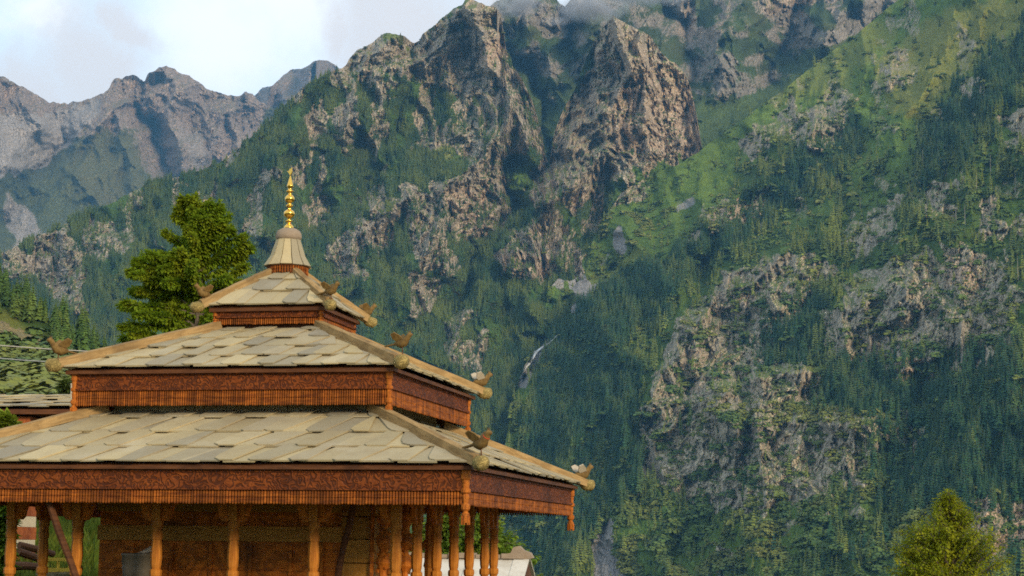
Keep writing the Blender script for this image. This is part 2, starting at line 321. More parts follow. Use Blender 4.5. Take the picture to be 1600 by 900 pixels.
M_mask = dict(rock=lambda x, y: np.maximum(np.clip(1.3*mask(x, y, M_rockp, 8, 14, 401), 0, 1), .58*sstep(fbm(x/38, y/80, 405, 3, .5), .12, .40)*sstep(y, 470, 330)), grass=mk([([(664, 236), (690, 228), (728, 246), (720, 258), (690, 252)], 1.0), ([(1000, 265), (1060, 240), (1110, 225), (1120, 300), (960, 460), (900, 470), (930, 350)], .8), ([(600, 52), (640, 56), (640, 75), (600, 70)], .9), ([(800, 250), (858, 250), (850, 280), (800, 330)], .5)], 6, 9, 402),
              dry=mk([([(600, 50), (640, 54), (640, 72), (600, 66)], .8), ([(545, 90), (650, 60), (735, 0), (785, 15), (790, 60), (700, 70), (600, 100)], .4), ([(940, 40), (985, 35), (1010, 80), (960, 110)], .5), ([(672, 234), (700, 232), (700, 246), (675, 244)], .9)], 12, 14, 403),
              scree=zero, pink=mk([([(1000, 90), (1090, 120), (1095, 230), (1000, 260), (960, 200)], .7), ([(757, 68), (784, 62), (786, 96), (762, 96)], 1.0), ([(700, 300), (760, 300), (765, 366), (742, 384)], .7), ([(830, 290), (900, 290), (940, 320), (860, 320)], .6), ([(775, 398), (920, 420), (800, 440)], .6)], 14, 18, 404))
SM = build_sheet('massif', M_sky, 960, -220, 1140, 1.8, 430, rbf([(-200, 470, 5300), (0, 397, 5400), (300, 272, 5700), (610, 53, 6100), (735, 2, 6100), (850, 250, 5800), (960, 30, 6100), (1090, 200, 5900), (0, 700, 4200), (300, 600, 4400), (700, 480, 4900), (830, 440, 5100), (930, 430, 5200), (800, 600, 4600), (700, 900, 3900), (0, 900, 3700), (1100, 700, 4600), (1100, 900, 4200), (1000, 200, 5800), (700, 280, 5400), (500, 300, 5450)]), [(a, b*.62, c) for a, b, c in M_rel], M_mask, M_mass, lambda x: 2.0+0*x, (300, 1200, 3200), 400)
# ---- right-hand slope
E_sky = [(660, 960), (740, 905), (765, 800), (790, 690), (805, 612), (822, 566), (838, 524), (856, 452), (872, 436), (890, 440), (905, 432), (920, 392), (940, 347), (970, 302), (1010, 277), (1060, 257), (1092, 238), (1112, 222), (1140, 200), (1180, 172), (1222, 142), (1290, 88), (1340, 52), (1390, 10), (1420, -14), (1600, -90), (1800, -150)]
E_rel = [([(1400, 120), (1300, 200), (1180, 290), (1060, 400), (960, 540)], 180, 40), ([(1225, 405), (1130, 470), (1050, 560), (1000, 660)], 170, 26), ([(1290, 440), (1210, 540), (1150, 590)], -150, 26), ([(1290, 590), (1230, 575), (1150, 600), (1130, 650)], 130, 22), ([(1100, 660), (1240, 655), (1340, 665)], 110, 22),
         ([(1440, 400), (1400, 470), (1320, 540)], 120, 26), ([(1560, 150), (1470, 330), (1400, 380)], 160, 34), ([(1340, 230), (1200, 330), (1100, 420)], -130, 30), ([(1250, 180), (1180, 230)], 90, 18), ([(1500, 560), (1420, 640), (1400, 800)], -160, 36), ([(960, 420), (905, 440), (870, 480), (838, 545), (808, 600)], -160, 18),
         ([(1320, 150), (1260, 240)], 80, 14), ([(1500, 40), (1420, 180)], 120, 26), ([(1560, 30), (1450, 200)], -90, 20), ([(1540, 780), (1540, 860)], 90, 26)]
E_rockp = [([(1085, 640), (1180, 648), (1300, 640), (1440, 668), (1440, 720), (1340, 760), (1250, 790), (1100, 800), (1010, 740), (1005, 700)], .56), ([(1340, 420), (1560, 400), (1590, 470), (1560, 560), (1440, 610), (1290, 560), (1290, 500)], .5), ([(1228, 405), (1262, 400), (1292, 425), (1252, 468), (1208, 520), (1190, 560), (1140, 596), (1112, 640), (1080, 700), (1015, 695), (1000, 650), (1022, 610), (1042, 560), (1058, 512), (1102, 478), (1142, 440), (1188, 412)], .95),
           ([(1130, 600), (1200, 577), (1250, 570), (1292, 602), (1268, 632), (1230, 640), (1180, 648), (1130, 640)], .85), ([(1100, 655), (1200, 655), (1280, 662), (1345, 662), (1345, 705), (1322, 762), (1250, 772), (1200, 742), (1130, 772), (1090, 792), (1085, 720)], .72),
           ([(1395, 408), (1440, 396), (1472, 420), (1455, 500), (1485, 560), (1425, 592), (1380, 562), (1350, 565), (1285, 545), (1300, 508), (1360, 480), (1392, 450)], .78), ([(1475, 398), (1520, 392), (1562, 420), (1560, 452), (1500, 462), (1480, 440)], .9), ([(1500, 490), (1545, 480), (1545, 560), (1480, 585), (1470, 520)], .6),
           ([(1104, 345), (1112, 328), (1130, 322), (1136, 356), (1118, 368), (1106, 366)], 1), ([(1144, 335), (1160, 318), (1190, 306), (1194, 325), (1160, 344)], .95), ([(1072, 385), (1092, 362), (1104, 368), (1085, 390)], .85), ([(1274, 168), (1318, 158), (1328, 188), (1302, 214), (1258, 242), (1248, 216)], .85), ([(1168, 218), (1200, 190), (1240, 164), (1248, 188), (1202, 226), (1175, 238)], .75),
           ([(1468, 290), (1492, 288), (1482, 330), (1452, 336)], .95), ([(1534, 325), (1545, 322), (1548, 362), (1536, 364)], .9), ([(1558, 345), (1605, 342), (1605, 366), (1562, 366)], .8), ([(1574, 196), (1605, 185), (1605, 222), (1578, 224)], .85), ([(1368, 336), (1400, 320), (1402, 350), (1362, 380), (1338, 402), (1334, 380)], .65), ([(1505, 135), (1530, 128), (1530, 150), (1510, 152)], .8),
           ([(1512, 786), (1540, 779), (1566, 812), (1578, 850), (1562, 872), (1536, 862), (1518, 832)], 1), ([(1588, 796), (1610, 790), (1610, 856), (1588, 850)], .95), ([(1118, 862), (1136, 858), (1140, 905), (1122, 905)], .7), ([(1330, 690), (1420, 650), (1450, 690), (1400, 720)], .5), ([(1090, 780), (1110, 770), (1112, 800), (1094, 802)], .6), ([(1180, 780), (1220, 770), (1220, 800), (1190, 802)], .5), ([(1000, 270), (1000, 300), (940, 330), (935, 312)], .6), ([(1380, 90), (1420, 80), (1430, 120), (1390, 130)], .5)]
E_mask = dict(rock=lambda x, y: np.maximum(np.clip(1.25*mask(x, y, E_rockp, 9, 16, 501), 0, 1), .48*sstep(fbm(x/40, y/56, 506, 3, .5), .18, .42)*sstep(x, 1000, 1250)),
              grass=mk([([(1096, 160), (1160, 150), (1220, 128), (1290, 84), (1420, -20), (1700, -120), (1700, 0), (1600, 36), (1530, 110), (1482, 170), (1440, 212), (1400, 262), (1345, 235), (1325, 152), (1262, 168), (1182, 224), (1122, 300), (1042, 398), (965, 432), (900, 475), (868, 482), (850, 440), (900, 390), (960, 290), (1050, 250)], .95), ([(1340, 270), (1400, 265), (1410, 300), (1350, 320)], .7), ([(1130, 645), (1350, 632), (1400, 650), (1350, 668), (1200, 662)], .75), ([(1130, 600), (1240, 566), (1300, 600), (1200, 590)], .7),
                        ([(1290, 300), (1330, 290), (1330, 330), (1280, 330)], .5), ([(860, 560), (960, 580), (940, 640), (870, 620)], .55), ([(960, 780), (1090, 800), (1260, 790), (1300, 860), (1200, 920), (950, 920)], .6)], 9, 14, 502),
              dry=mk([([(1380, 90), (1480, 25), (1620, -10), (1620, 15), (1530, 90), (1450, 180), (1400, 170)], .85), ([(1290, 90), (1390, 20), (1400, 60), (1300, 140), (1200, 160)], .5), ([(900, 440), (985, 390), (1000, 410), (900, 480)], .5), ([(1240, 580), (1290, 590), (1280, 610)], .6), ([(1280, 640), (1380, 645), (1300, 662)], .5), ([(1010, 700), (1110, 640), (1130, 660), (1060, 740)], .4)], 12, 16, 503),
              scree=mk([([(884, 424), (905, 420), (924, 450), (908, 466), (890, 450)], 1), ([(924, 448), (944, 444), (916, 480), (898, 484)], .95), ([(862, 418), (874, 418), (884, 460), (874, 462)], .7), ([(958, 366), (970, 362), (980, 386), (968, 392)], .8), ([(935, 412), (950, 400), (952, 408), (938, 420)], .6), ([(880, 512), (868, 522), (840, 540), (828, 560), (802, 604), (814, 606), (842, 560), (852, 550), (874, 532)], .75), ([(930, 830), (956, 815), (958, 860), (975, 910), (928, 910)], .95), ([(1098, 325), (1078, 318), (1050, 335), (1070, 330)], .3), ([(1055, 325), (1082, 308), (1085, 315), (1058, 335)], .6), ([(960, 372), (972, 368), (976, 384), (965, 386)], .6)], 4, 7, 504),
              pink=mk([([(1512, 786), (1540, 779), (1566, 812), (1578, 850), (1562, 872), (1518, 832)], 1), ([(1590, 790), (1610, 790), (1610, 856), (1590, 850)], 1), ([(1475, 408), (1525, 405), (1520, 440), (1480, 440)], .9), ([(1405, 560), (1440, 560), (1435, 585), (1405, 585)], .9), ([(1104, 345), (1130, 322), (1194, 306), (1190, 330), (1110, 368)], .7), ([(1140, 440), (1190, 412), (1180, 470), (1100, 500)], .6), ([(1080, 560), (1095, 560), (1095, 600), (1080, 600)], .5)], 10, 14, 505))
SE = build_sheet('right_slope', E_sky, 985, 660, 1800, 1.8, 460, rbf([(740, 900, 3700), (805, 610, 4500), (856, 450, 5050), (940, 345, 5350), (1097, 170, 6100), (1290, 88, 6300), (1420, -14, 6300), (1600, -90, 5600), (1800, -150, 5000), (1000, 660, 3900), (1225, 405, 4300), (1050, 900, 3250), (1300, 900, 2800), (1600, 900, 2450), (1800, 900, 2250), (1600, 450, 3300), (1400, 450, 3750), (1600, 150, 4300), (1400, 200, 4900), (1200, 700, 3350)]), E_rel, E_mask, M_near, lambda x: 1.2+0*x, (300, 1200, 3200), 500, .85)
# ---- near hillside at left
F_sky = [(-260, 280), (-100, 375), (0, 452), (40, 478), (80, 502), (130, 532), (180, 566), (230, 610), (330, 760), (420, 900)]
F_mask = dict(rock=mk([([(-20, 515), (30, 512), (72, 535), (62, 556), (80, 585), (80, 598), (40, 590), (20, 570), (-20, 560)], .8), ([(85, 600), (120, 600), (110, 612), (90, 610)], .5)], 4, 14, 601), grass=mk([([(-260, 600), (180, 575), (330, 760), (330, 1000), (-260, 1000)], .9), ([(-100, 480), (10, 490), (70, 530), (60, 545), (-100, 510)], .9)], 8, 8, 602),
              dry=mk([([(-100, 482), (10, 492), (70, 530), (60, 540), (-100, 506)], .8), ([(40, 600), (110, 610), (100, 650), (40, 640)], .35)], 8, 8, 603), scree=zero, pink=mk([([(20, 560), (85, 570), (85, 605), (20, 600)], .9), ([(-20, 540), (20, 540), (20, 580), (-20, 580)], .6)], 6, 8, 604))
SF = build_sheet('near_hill', F_sky, 1010, -260, 420, 2.0, 330, rbf([(-260, 280, 1250), (0, 445, 1150), (180, 560, 1000), (330, 760, 700), (0, 540, 800), (0, 620, 480), (120, 620, 460), (0, 700, 160), (300, 900, 60), (0, 900, 55), (-260, 900, 55), (0, 1010, 38), (420, 1010, 38), (-260, 600, 500)]), [], F_mask, M_hill, 1.0, (60, 300, 900), 600, .8, .5)

# ------------------------------------------------------------------ ground sheet
def build_ground():
    m, t, b = new_mat('ground')
    pos = t.node('ShaderNodeNewGeometry').outputs['Position']
    c = t.mix(t.ramp(t.noise(pos, .25, 6), .4, .6), (.06, .085, .02), (.13, .11, .07))
    fin(t, b, c, .95, t.bump(t.noise(pos, 3.0, 5), .5, .1))
    rs = [0, 4, 8, 12, 16, 20, 24, 28, 32, 36, 42, 50, 60, 75, 95, 130, 180, 260, 400, 700, 1200, 2200, 3500, 6000, 10000, 16000, 26000]; n = 96
    vs = [(0, 0, -.02)]; fs = []
    for r in rs[1:]:
        for k in range(n):
            a = 2*PI*k/n; x, y = r*math.cos(a), r*math.sin(a)
            fall = float(np.interp(r, [0, 34, 60, 120, 300, 1000, 26000], [0, 0, -5, -22, -75, -160, -160]))
            if r > 30 and y < -10 and abs(a-1.5*PI) < .9: fall *= float(np.interp(r, [30, 80, 200], [0, .3, 1]))
            w = .5+.5*math.cos(a-R_(118)); up = float(np.interp(r, [0, 20, 60], [0, 0, .2]))*w
            vs.append((x, y, -.02+fall*(1 if r < 200 else 1)+up+.12*math.sin(x*.7)*math.sin(y*.9)*min(1, max(0, r-12)/20)))
    for k in range(n): fs.append((0, 1+k, 1+(k+1) % n))
    for i in range(len(rs)-2):
        for k in range(n):
            a = 1+i*n+k; b2 = 1+i*n+(k+1) % n; fs.append((a, a+n, b2+n, b2))
    me = bpy.data.meshes.new('ground'); me.from_pydata(vs, [], fs); me.materials.append(m)
    o = link(bpy.data.objects.new('ground', me)); o['kind'] = 'structure'
build_ground()
#@@PART2
# ------------------------------------------------------------------ mesh collector
class MB:
    def __init__(s): s.v = []; s.f = []; s.mi = []
    def add(s, vs, fs, mi=0):
        o = len(s.v); s.v += [tuple(v) for v in vs]; s.f += [tuple(i+o for i in f) for f in fs]; s.mi += [mi]*len(fs); return s
    def box(s, x0, x1, y0, y1, z0, z1, mi=0, M=None):
        vs = [Vector((x, y, z)) for z in (z0, z1) for y in (y0, y1) for x in (x0, x1)]
        if M is not None: vs = [M @ v for v in vs]
        return s.add(vs, [(0, 2, 3, 1), (4, 5, 7, 6), (0, 1, 5, 4), (1, 3, 7, 5), (3, 2, 6, 7), (2, 0, 4, 6)], mi)
    def lathe(s, prof, n=12, c=(0, 0, 0), M=None, mi=0, cap=True, phase=0.0):
        vs = []; fs = []
        for r, z in prof:
            for k in range(n):
                a = 2*PI*(k+phase)/n; vs.append(Vector((c[0]+r*math.cos(a), c[1]+r*math.sin(a), c[2]+z)))
        if M is not None: vs = [M @ v for v in vs]
        for i in range(len(prof)-1):
            for k in range(n): fs.append((i*n+k, i*n+(k+1) % n, (i+1)*n+(k+1) % n, (i+1)*n+k))
        if cap: fs.append(tuple(range(n))[::-1]); fs.append(tuple((len(prof)-1)*n+k for k in range(n)))
        return s.add(vs, fs, mi)
    def tube(s, pts, rad, n=8, mi=0):
        pts = [Vector(p) for p in pts]; rad = rad if isinstance(rad, (list, tuple)) else [rad]*len(pts)
        vs = []; fs = []
        up = Vector((.13, .21, .97))
        for i, p in enumerate(pts):
            d = (pts[min(i+1, len(pts)-1)]-pts[max(i-1, 0)]).normalized()
            a = d.cross(up); a = a.normalized() if a.length > .05 else d.cross(Vector((1, 0, 0))).normalized(); b = a.cross(d)
            for k in range(n):
                t = 2*PI*k/n; vs.append(p+(a*math.cos(t)+b*math.sin(t))*rad[i])
        for i in range(len(pts)-1):
            for k in range(n): fs.append((i*n+k, i*n+(k+1) % n, (i+1)*n+(k+1) % n, (i+1)*n+k))
        fs.append(tuple(range(n))[::-1]); fs.append(tuple((len(pts)-1)*n+k for k in range(n)))
        return s.add(vs, fs, mi)
    def prism(s, poly, y0, y1, M=None, mi=0):
        """outline in x,z pushed along y"""
        n = len(poly); vs = [Vector((x, y0, z)) for x, z in poly]+[Vector((x, y1, z)) for x, z in poly]
        if M is not None: vs = [M @ v for v in vs]
        return s.add(vs, [tuple(range(n)), tuple(range(n, 2*n))[::-1]]+[((i+1) % n, i, n+i, n+(i+1) % n) for i in range(n)], mi)
    def mesh(s, name, mats, smooth=False):
        me = bpy.data.meshes.new(name); me.from_pydata(s.v, [], s.f)
        for m in (mats if isinstance(mats, list) else [mats]): me.materials.append(m)
        me.polygons.foreach_set('material_index', s.mi); me.polygons.foreach_set('use_smooth', [smooth]*len(s.f)); me.update()
        return me
    def build(s, name, mats, parent=None, smooth=False):
        return link(bpy.data.objects.new(name, s.mesh(name, mats, smooth)), parent)
def empty(name, loc=(0, 0, 0), rz=0):
    o = bpy.data.objects.new(name, None); o.location = loc; o.rotation_euler = (0, 0, rz); o.empty_display_size = .2; return link(o)
def clone(o, parent=None, loc=None):
    c = o.copy(); COL.objects.link(c); c.parent = parent
    if loc is not None: c.location = loc
    return c
def Rz(a): return Matrix.Rotation(a, 4, 'Z')

# ------------------------------------------------------------------ conifers on the mountainsides
def leaf_mat(name, a, b_, c_, transl=.25, sc=1.0):
    m, t, b = new_mat(name)
    oi = t.node('ShaderNodeObjectInfo').outputs['Random']
    g = t.node('ShaderNodeNewGeometry'); pos = g.outputs['Position']; isl = g.outputs['Random Per Island']
    c = t.mix(oi, a, b_)
    if sc < .005:
        tone = t.node('ShaderNodeAttribute', attribute_name='tone', attribute_type='INSTANCER').outputs['Fac']; c = t.mix(tone, c, c_)
    else: c = t.mix(t.ramp(t.noise(pos, sc, 3), .45, .62), c, c_)
    c = t.mix(.6, c, t.mix(isl, (.55, .55, .55), (1.45, 1.45, 1.45)), 'MULTIPLY')
    fin(t, b, c, .75)
    if transl:
        tr = t.node('ShaderNodeBsdfTranslucent'); t.set(tr.inputs['Color'], t.mix(.5, c, (.16, .20, .02)))
        mx = t.node('ShaderNodeMixShader', {0: transl}); t.l.new(b.outputs[0], mx.inputs[1]); t.l.new(tr.outputs[0], mx.inputs[2])
        t.l.new(mx.outputs[0], t.n['Material Output'].inputs['Surface'])
    return m
M_con = leaf_mat('conifer_needles', (.016, .056, .025), (.036, .090, .028), (.155, .19, .030), 0, .004)
M_conh = leaf_mat('near_conifer_needles', (.032, .072, .012), (.060, .108, .016), (.09, .130, .018), 0, .02)
M_shr = leaf_mat('shrub_leaves', (.050, .095, .020), (.105, .155, .028), (.15, .165, .03), 0, .006)
M_bark, _t, _b = new_mat('bark'); fin(_t, _b, _t.mix(_t.noise(None, 9, 4), (.06, .045, .03), (.16, .13, .10)), .9)
M_dead, _t, _b = new_mat('dead_wood'); fin(_t, _b, (.30, .27, .23), .9)
def conifer_mesh(name, seed, mat, tiers=9, width=.16, ragged=.3):
    r = random.Random(seed); mb = MB()
    mb.tube([(0, 0, -.12), (0, 0, .5), (0, 0, .97)], [.014, .009, .003], 5, 1)
    for i in range(tiers):
        f = i/(tiers-1); z = .10+.84*f; rad = width*(1-f)**.8*(1+r.uniform(-ragged, ragged)*.5)+.012
        nb = 7 if f < .7 else 5; ph = r.random()*7
        for k in range(nb):
            if r.random() < .10: continue
            a = 2*PI*(k+r.uniform(-.3, .3))/nb+ph; L = rad*r.uniform(1-ragged, 1+ragged); w = L*.48
            d = Vector((math.cos(a), math.sin(a), 0)); s = Vector((-d.y, d.x, 0)); dz = L*r.uniform(.25, .6)
            b0 = Vector((0, 0, z+L*.35)); tip = d*L+Vector((0, 0, z-dz)); mid = d*L*.55+Vector((0, 0, z+.02))
            mb.add([b0, mid+s*w-Vector((0, 0, .03)), tip, mid-s*w-Vector((0, 0, .03)), mid+Vector((0, 0, .012)), mid-Vector((0, 0, .05))], [(0, 1, 4), (1, 2, 4), (2, 3, 4), (3, 0, 4), (1, 5, 2), (2, 5, 3)])
    mb.add([(.012, 0, .93), (-.008, .010, .93), (-.006, -.011, .93), (0, 0, 1.0)], [(0, 1, 3), (1, 2, 3), (2, 0, 3)])
    return mb.mesh(name, [mat, M_bark])
def shrub_mesh(name, seed, mat):
    r = random.Random(seed); mb = MB()
    for i in range(70):
        a = r.random()*2*PI; u = r.uniform(-.15, 1); q = math.sqrt(max(0, 1-u*u)); p = Vector((q*math.cos(a), q*math.sin(a), u*.8))*r.uniform(.55, 1.0)
        n = (p+Vector((r.uniform(-.4, .4), r.uniform(-.4, .4), r.uniform(0, .6)))).normalized(); x = n.orthogonal().normalized(); y = n.cross(x); s = r.uniform(.16, .30)
        mb.add([p+x*s, p+y*s*.8+n*.05, p-x*s, p-y*s*.8-n*.04], [(0, 1, 2, 3)])
    return mb.mesh(name, [mat])
tree_kinds = bpy.data.collections.new('conifer_kinds'); shrub_kinds = bpy.data.collections.new('shrub_kinds'); hill_kinds = bpy.data.collections.new('hill_kinds')
con_me = [conifer_mesh('conifer', 10+i, M_con, 9+i % 3, (.15, .125, .18, .14)[i], (.3, .4, .25, .5)[i]) for i in range(4)]
hill_me = [conifer_mesh('hill_conifer', 30+i, M_conh, 14, (.19, .16, .21)[i], (.35, .45, .3)[i]) for i in range(3)]
shr_me = [shrub_mesh('shrub', 50+i, M_shr) for i in range(3)]

def scatter_points(S, n, dens, seed, hrange, near=2500.0, region=None, hid=None):
    rg = np.random.default_rng(seed)
    x0, x1, y0, y1 = region
    px = rg.uniform(x0, x1, n); py = rg.uniform(y0, y1, n)
    P, A, D, ok = sample(S, px, py)
    p = dens(px, py, A)*np.clip((D/near)**2, .1, 8)/4.0
    k = ok & (rg.random(n) < p)
    P, D, px, py = P[k], D[k], px[k], py[k]
    h = rg.uniform(hrange[0], hrange[1], len(P))*(.75+.5*sstep(pn(px/30, py/30, seed), -.5, .5))
    return P, h, D, px, py
def scatter_object(name, P, h, kinds, nk, seed, wide=(.85, 1.25), squash=1.0, tone=None):
    rg = np.random.default_rng(seed+1); n = len(P)
    me = bpy.data.meshes.new(name); me.from_pydata(P.tolist(), [], [])
    a = me.attributes.new('rot', 'FLOAT_VECTOR', 'POINT'); rot = np.zeros((n, 3)); rot[:, 2] = rg.uniform(0, 2*PI, n); rot[:, :2] = rg.normal(0, .03, (n, 2)); a.data.foreach_set('vector', rot.reshape(-1).astype(np.float32))
    a = me.attributes.new('scl', 'FLOAT_VECTOR', 'POINT'); w = h*rg.uniform(*wide, n); a.data.foreach_set('vector', np.stack([w, w, h*squash], -1).reshape(-1).astype(np.float32))
    if tone is not None: a = me.attributes.new('tone', 'FLOAT', 'POINT'); a.data.foreach_set('value', tone.astype(np.float32))
    a = me.attributes.new('kindex', 'INT', 'POINT'); a.data.foreach_set('value', rg.integers(0, nk, n).astype(np.int32))
    o = link(bpy.data.objects.new(name, me)); o['kind'] = 'stuff'
    ng = bpy.data.node_groups.new('scatter', 'GeometryNodeTree')
    ng.interface.new_socket('Geometry', in_out='INPUT', socket_type='NodeSocketGeometry'); ng.interface.new_socket('Geometry', in_out='OUTPUT', socket_type='NodeSocketGeometry')
    gi = ng.nodes.new('NodeGroupInput'); go = ng.nodes.new('NodeGroupOutput'); ip = ng.nodes.new('GeometryNodeInstanceOnPoints'); ci = ng.nodes.new('GeometryNodeCollectionInfo')
    ci.inputs['Collection'].default_value = kinds; ci.inputs['Separate Children'].default_value = True; ci.inputs['Reset Children'].default_value = True
    ng.links.new(gi.outputs[0], ip.inputs['Points']); ng.links.new(ci.outputs[0], ip.inputs['Instance']); ip.inputs['Pick Instance'].default_value = True
    for nm, ty, sk in (('rot', 'FLOAT_VECTOR', 'Rotation'), ('scl', 'FLOAT_VECTOR', 'Scale'), ('kindex', 'INT', 'Instance Index')):
        na = ng.nodes.new('GeometryNodeInputNamedAttribute'); na.data_type = ty; na.inputs[0].default_value = nm
        ng.links.new(na.outputs['Attribute'], ip.inputs[sk])
    ng.links.new(ip.outputs[0], go.inputs[0])
    md = o.modifiers.new('scatter', 'NODES'); md.node_group = ng
    return o
def dens_E(px, py, A):
    clump = sstep(fbm(px/40, py/52, 701, 4, .62), -.14, .18)
    f = clump*(1-.93*sstep(A['rock'], .25, .6))*(1-.95*sstep(A['grass'], .3, .75))*(1-sstep(A['scree'], .2, .5))
    belt = mask(px, py, [([(960, 440), (1090, 370), (1190, 300), (1330, 180), (1360, 210), (1220, 330), (1120, 400), (1010, 510), (900, 560), (860, 520)], 1), ([(1440, 215), (1500, 130), (1600, 40), (1600, 130), (1500, 250), (1440, 290)], 1), ([(1290, 590), (1400, 560), (1600, 560), (1600, 800), (1380, 800), (1350, 650), (1280, 640)], 1), ([(850, 560), (1000, 560), (1000, 760), (850, 900), (780, 900)], 1),
                         ([(1170, 540), (1250, 470), (1290, 480), (1260, 560), (1180, 580)], 1)], 12, 14, 702)
    globals()['_belt'] = belt
    return np.clip(f*.30+belt*.8*(1-.85*A['rock'])*(1-.8*sstep(A['grass'], .6, .95)), 0, 1)
def dens_M(px, py, A):
    clump = sstep(fbm(px/40, py/55, 711, 4, .6), -.5, .1)
    hi = sstep(py, 70, 230)*.85+.15*sstep(py, 40, 100)
    lim = 1-mask(px, py, [([(820, 60), (1100, 0), (1110, 260), (960, 300), (860, 260)], .92)], 10, 10, 713)
    return np.clip(clump*hi*lim*(1-.9*sstep(A['rock'], .22, .6))*(1-.95*sstep(A['grass'], .2, .5)), 0, 1)
def behind_temple(px, py):     # skip trees nothing of which could ever be seen past the temple
    return inside(px, py, [(-400, 640), (120, 640), (420, 500), (640, 650), (700, 960), (-400, 960)])
P1, h1, D1, x1_, y1_ = scatter_points(SE, 150000, dens_E, 1, (20, 40), 2500, (690, 1660, -20, 960))
P2, h2, D2, x2_, y2_ = scatter_points(SM, 300000, dens_M, 2, (15, 27), 2700, (-40, 960, 40, 940))
k2 = ~behind_temple(x2_, y2_); P2, h2, D2, x2_, y2_ = P2[k2], h2[k2], D2[k2], x2_[k2], y2_[k2]
dens_E(x1_, y1_, sample(SE, x1_, y1_)[1]); belt1 = _belt
# the largest-looking conifers are things of their own
size = h1/D1; vis = (y1_ < 898+0*y1_) & (x1_ > 770) & (x1_ < 1600)
order = np.argsort(-np.where(vis, size, 0))[:190]
keep = np.ones(len(P1), bool); keep[order] = False
rg = random.Random(5)
for j, i in enumerate(order):
    o = bpy.data.objects.new('conifer_tree', con_me[j % 4]); link(o)
    o.location = P1[i]; w = h1[i]*rg.uniform(.85, 1.2); o.scale = (w, w, h1[i]); o.rotation_euler = (0, 0, rg.uniform(0, 6.28))
    tag(o, 'tall dark green conifer, among the biggest on the lower right mountainside', 'conifer', 'tall conifers low on the right mountainside')
    if j < 4: tree_kinds.objects.link(o)
f1 = scatter_object('forest', np.concatenate([P1[keep], P2]), np.concatenate([h1[keep], h2]), tree_kinds, 4, 7, tone=np.clip(np.concatenate([.75-.75*belt1[keep], .36+0*h2])+.55*pn(np.concatenate([x1_[keep], x2_])/28, np.concatenate([y1_[keep], y2_])/34, 77)+np.random.default_rng(4).normal(0, .13, int(keep.sum())+len(h2)), 0, 1))
for o in tree_kinds.objects: pass
def dens_S(px, py, A):
    cl = sstep(fbm(px/30, py/30, 721, 4, .6), -.25, .25)
    low = mask(px, py, [([(940, 760), (1100, 790), (1260, 780), (1420, 700), (1480, 800), (1400, 960), (900, 960)], 1), ([(850, 560), (970, 580), (950, 660), (860, 630)], .8), ([(1120, 640), (1360, 630), (1360, 670), (1100, 660)], .8), ([(900, 350), (1010, 290), (1060, 330), (960, 430), (900, 430)], .35)], 14, 12, 722)
    return np.clip(low*.9*cl+.30*cl*(1-.8*A['rock'])*(1-.85*sstep(A['grass'], .4, .8))+.10*A['rock']*cl, 0, 1)*(1-sstep(A['scree'], .2, .5))
P3, h3, D3, _, _ = scatter_points(SE, 120000, dens_S, 3, (4, 13), 2700, (760, 1640, 60, 960))
P4, h4, D4, x4, y4 = scatter_points(SM, 90000, lambda x, y, A: .22*sstep(fbm(x/30, y/30, 731, 4), -.2, .3)*(1-.6*A['rock']), 4, (3, 7), 2700, (-40, 1100, 30, 940))
k4 = ~behind_temple(x4, y4)
SHR = []
for i in range(3):
    o = bpy.data.objects.new('shrub', shr_me[i]); shrub_kinds.objects.link(o)
P6, h6, D6, x6, y6 = scatter_points(SF, 9000, lambda x, y, A: sstep(y, 520, 570)*(1-.9*A['rock'])*sstep(fbm(x/14, y/10, 741, 3), -.3, .2), 12, (3.0, 6.5), 420, (-20, 190, 500, 700))
f2 = scatter_object('shrub_cover', np.concatenate([P3, P4[k4], P6]), np.concatenate([h3, h4[k4], h6]), shrub_kinds, 3, 8, (.9, 1.4), .8)
# near hill conifers, each one a thing
def dens_F(px, py, A): return np.clip((1-A['rock'])*(1-.9*A['grass']), 0, 1)
P5, h5, D5, x5, y5 = scatter_points(SF, 5200, dens_F, 9, (10, 17), 1000, (-12, 186, 446, 560))
k5 = (x5 < 200) & (y5 < 600-.1*x5) & ~((x5 < 75) & (y5 > 505) & (y5 < 575))
P5, h5, D5 = P5[k5], h5[k5], D5[k5]
if len(P5) > 105: P5, h5 = P5[:105], h5[:105]
for j in range(len(P5)):
    o = bpy.data.objects.new('conifer_tree', hill_me[j % 3]); link(o); o.location = P5[j]; w = h5[j]*rg.uniform(.85, 1.25); o.scale = (w, w, h5[j]); o.rotation_euler = (0, 0, rg.uniform(0, 6.28))
    tag(o, 'bright green conifer on the near hill at the left edge', 'conifer', 'conifers on the near left hill')
print('trees', len(P1), len(P2), 'shrubs', len(P3), k4.sum(), 'hill', len(P5))

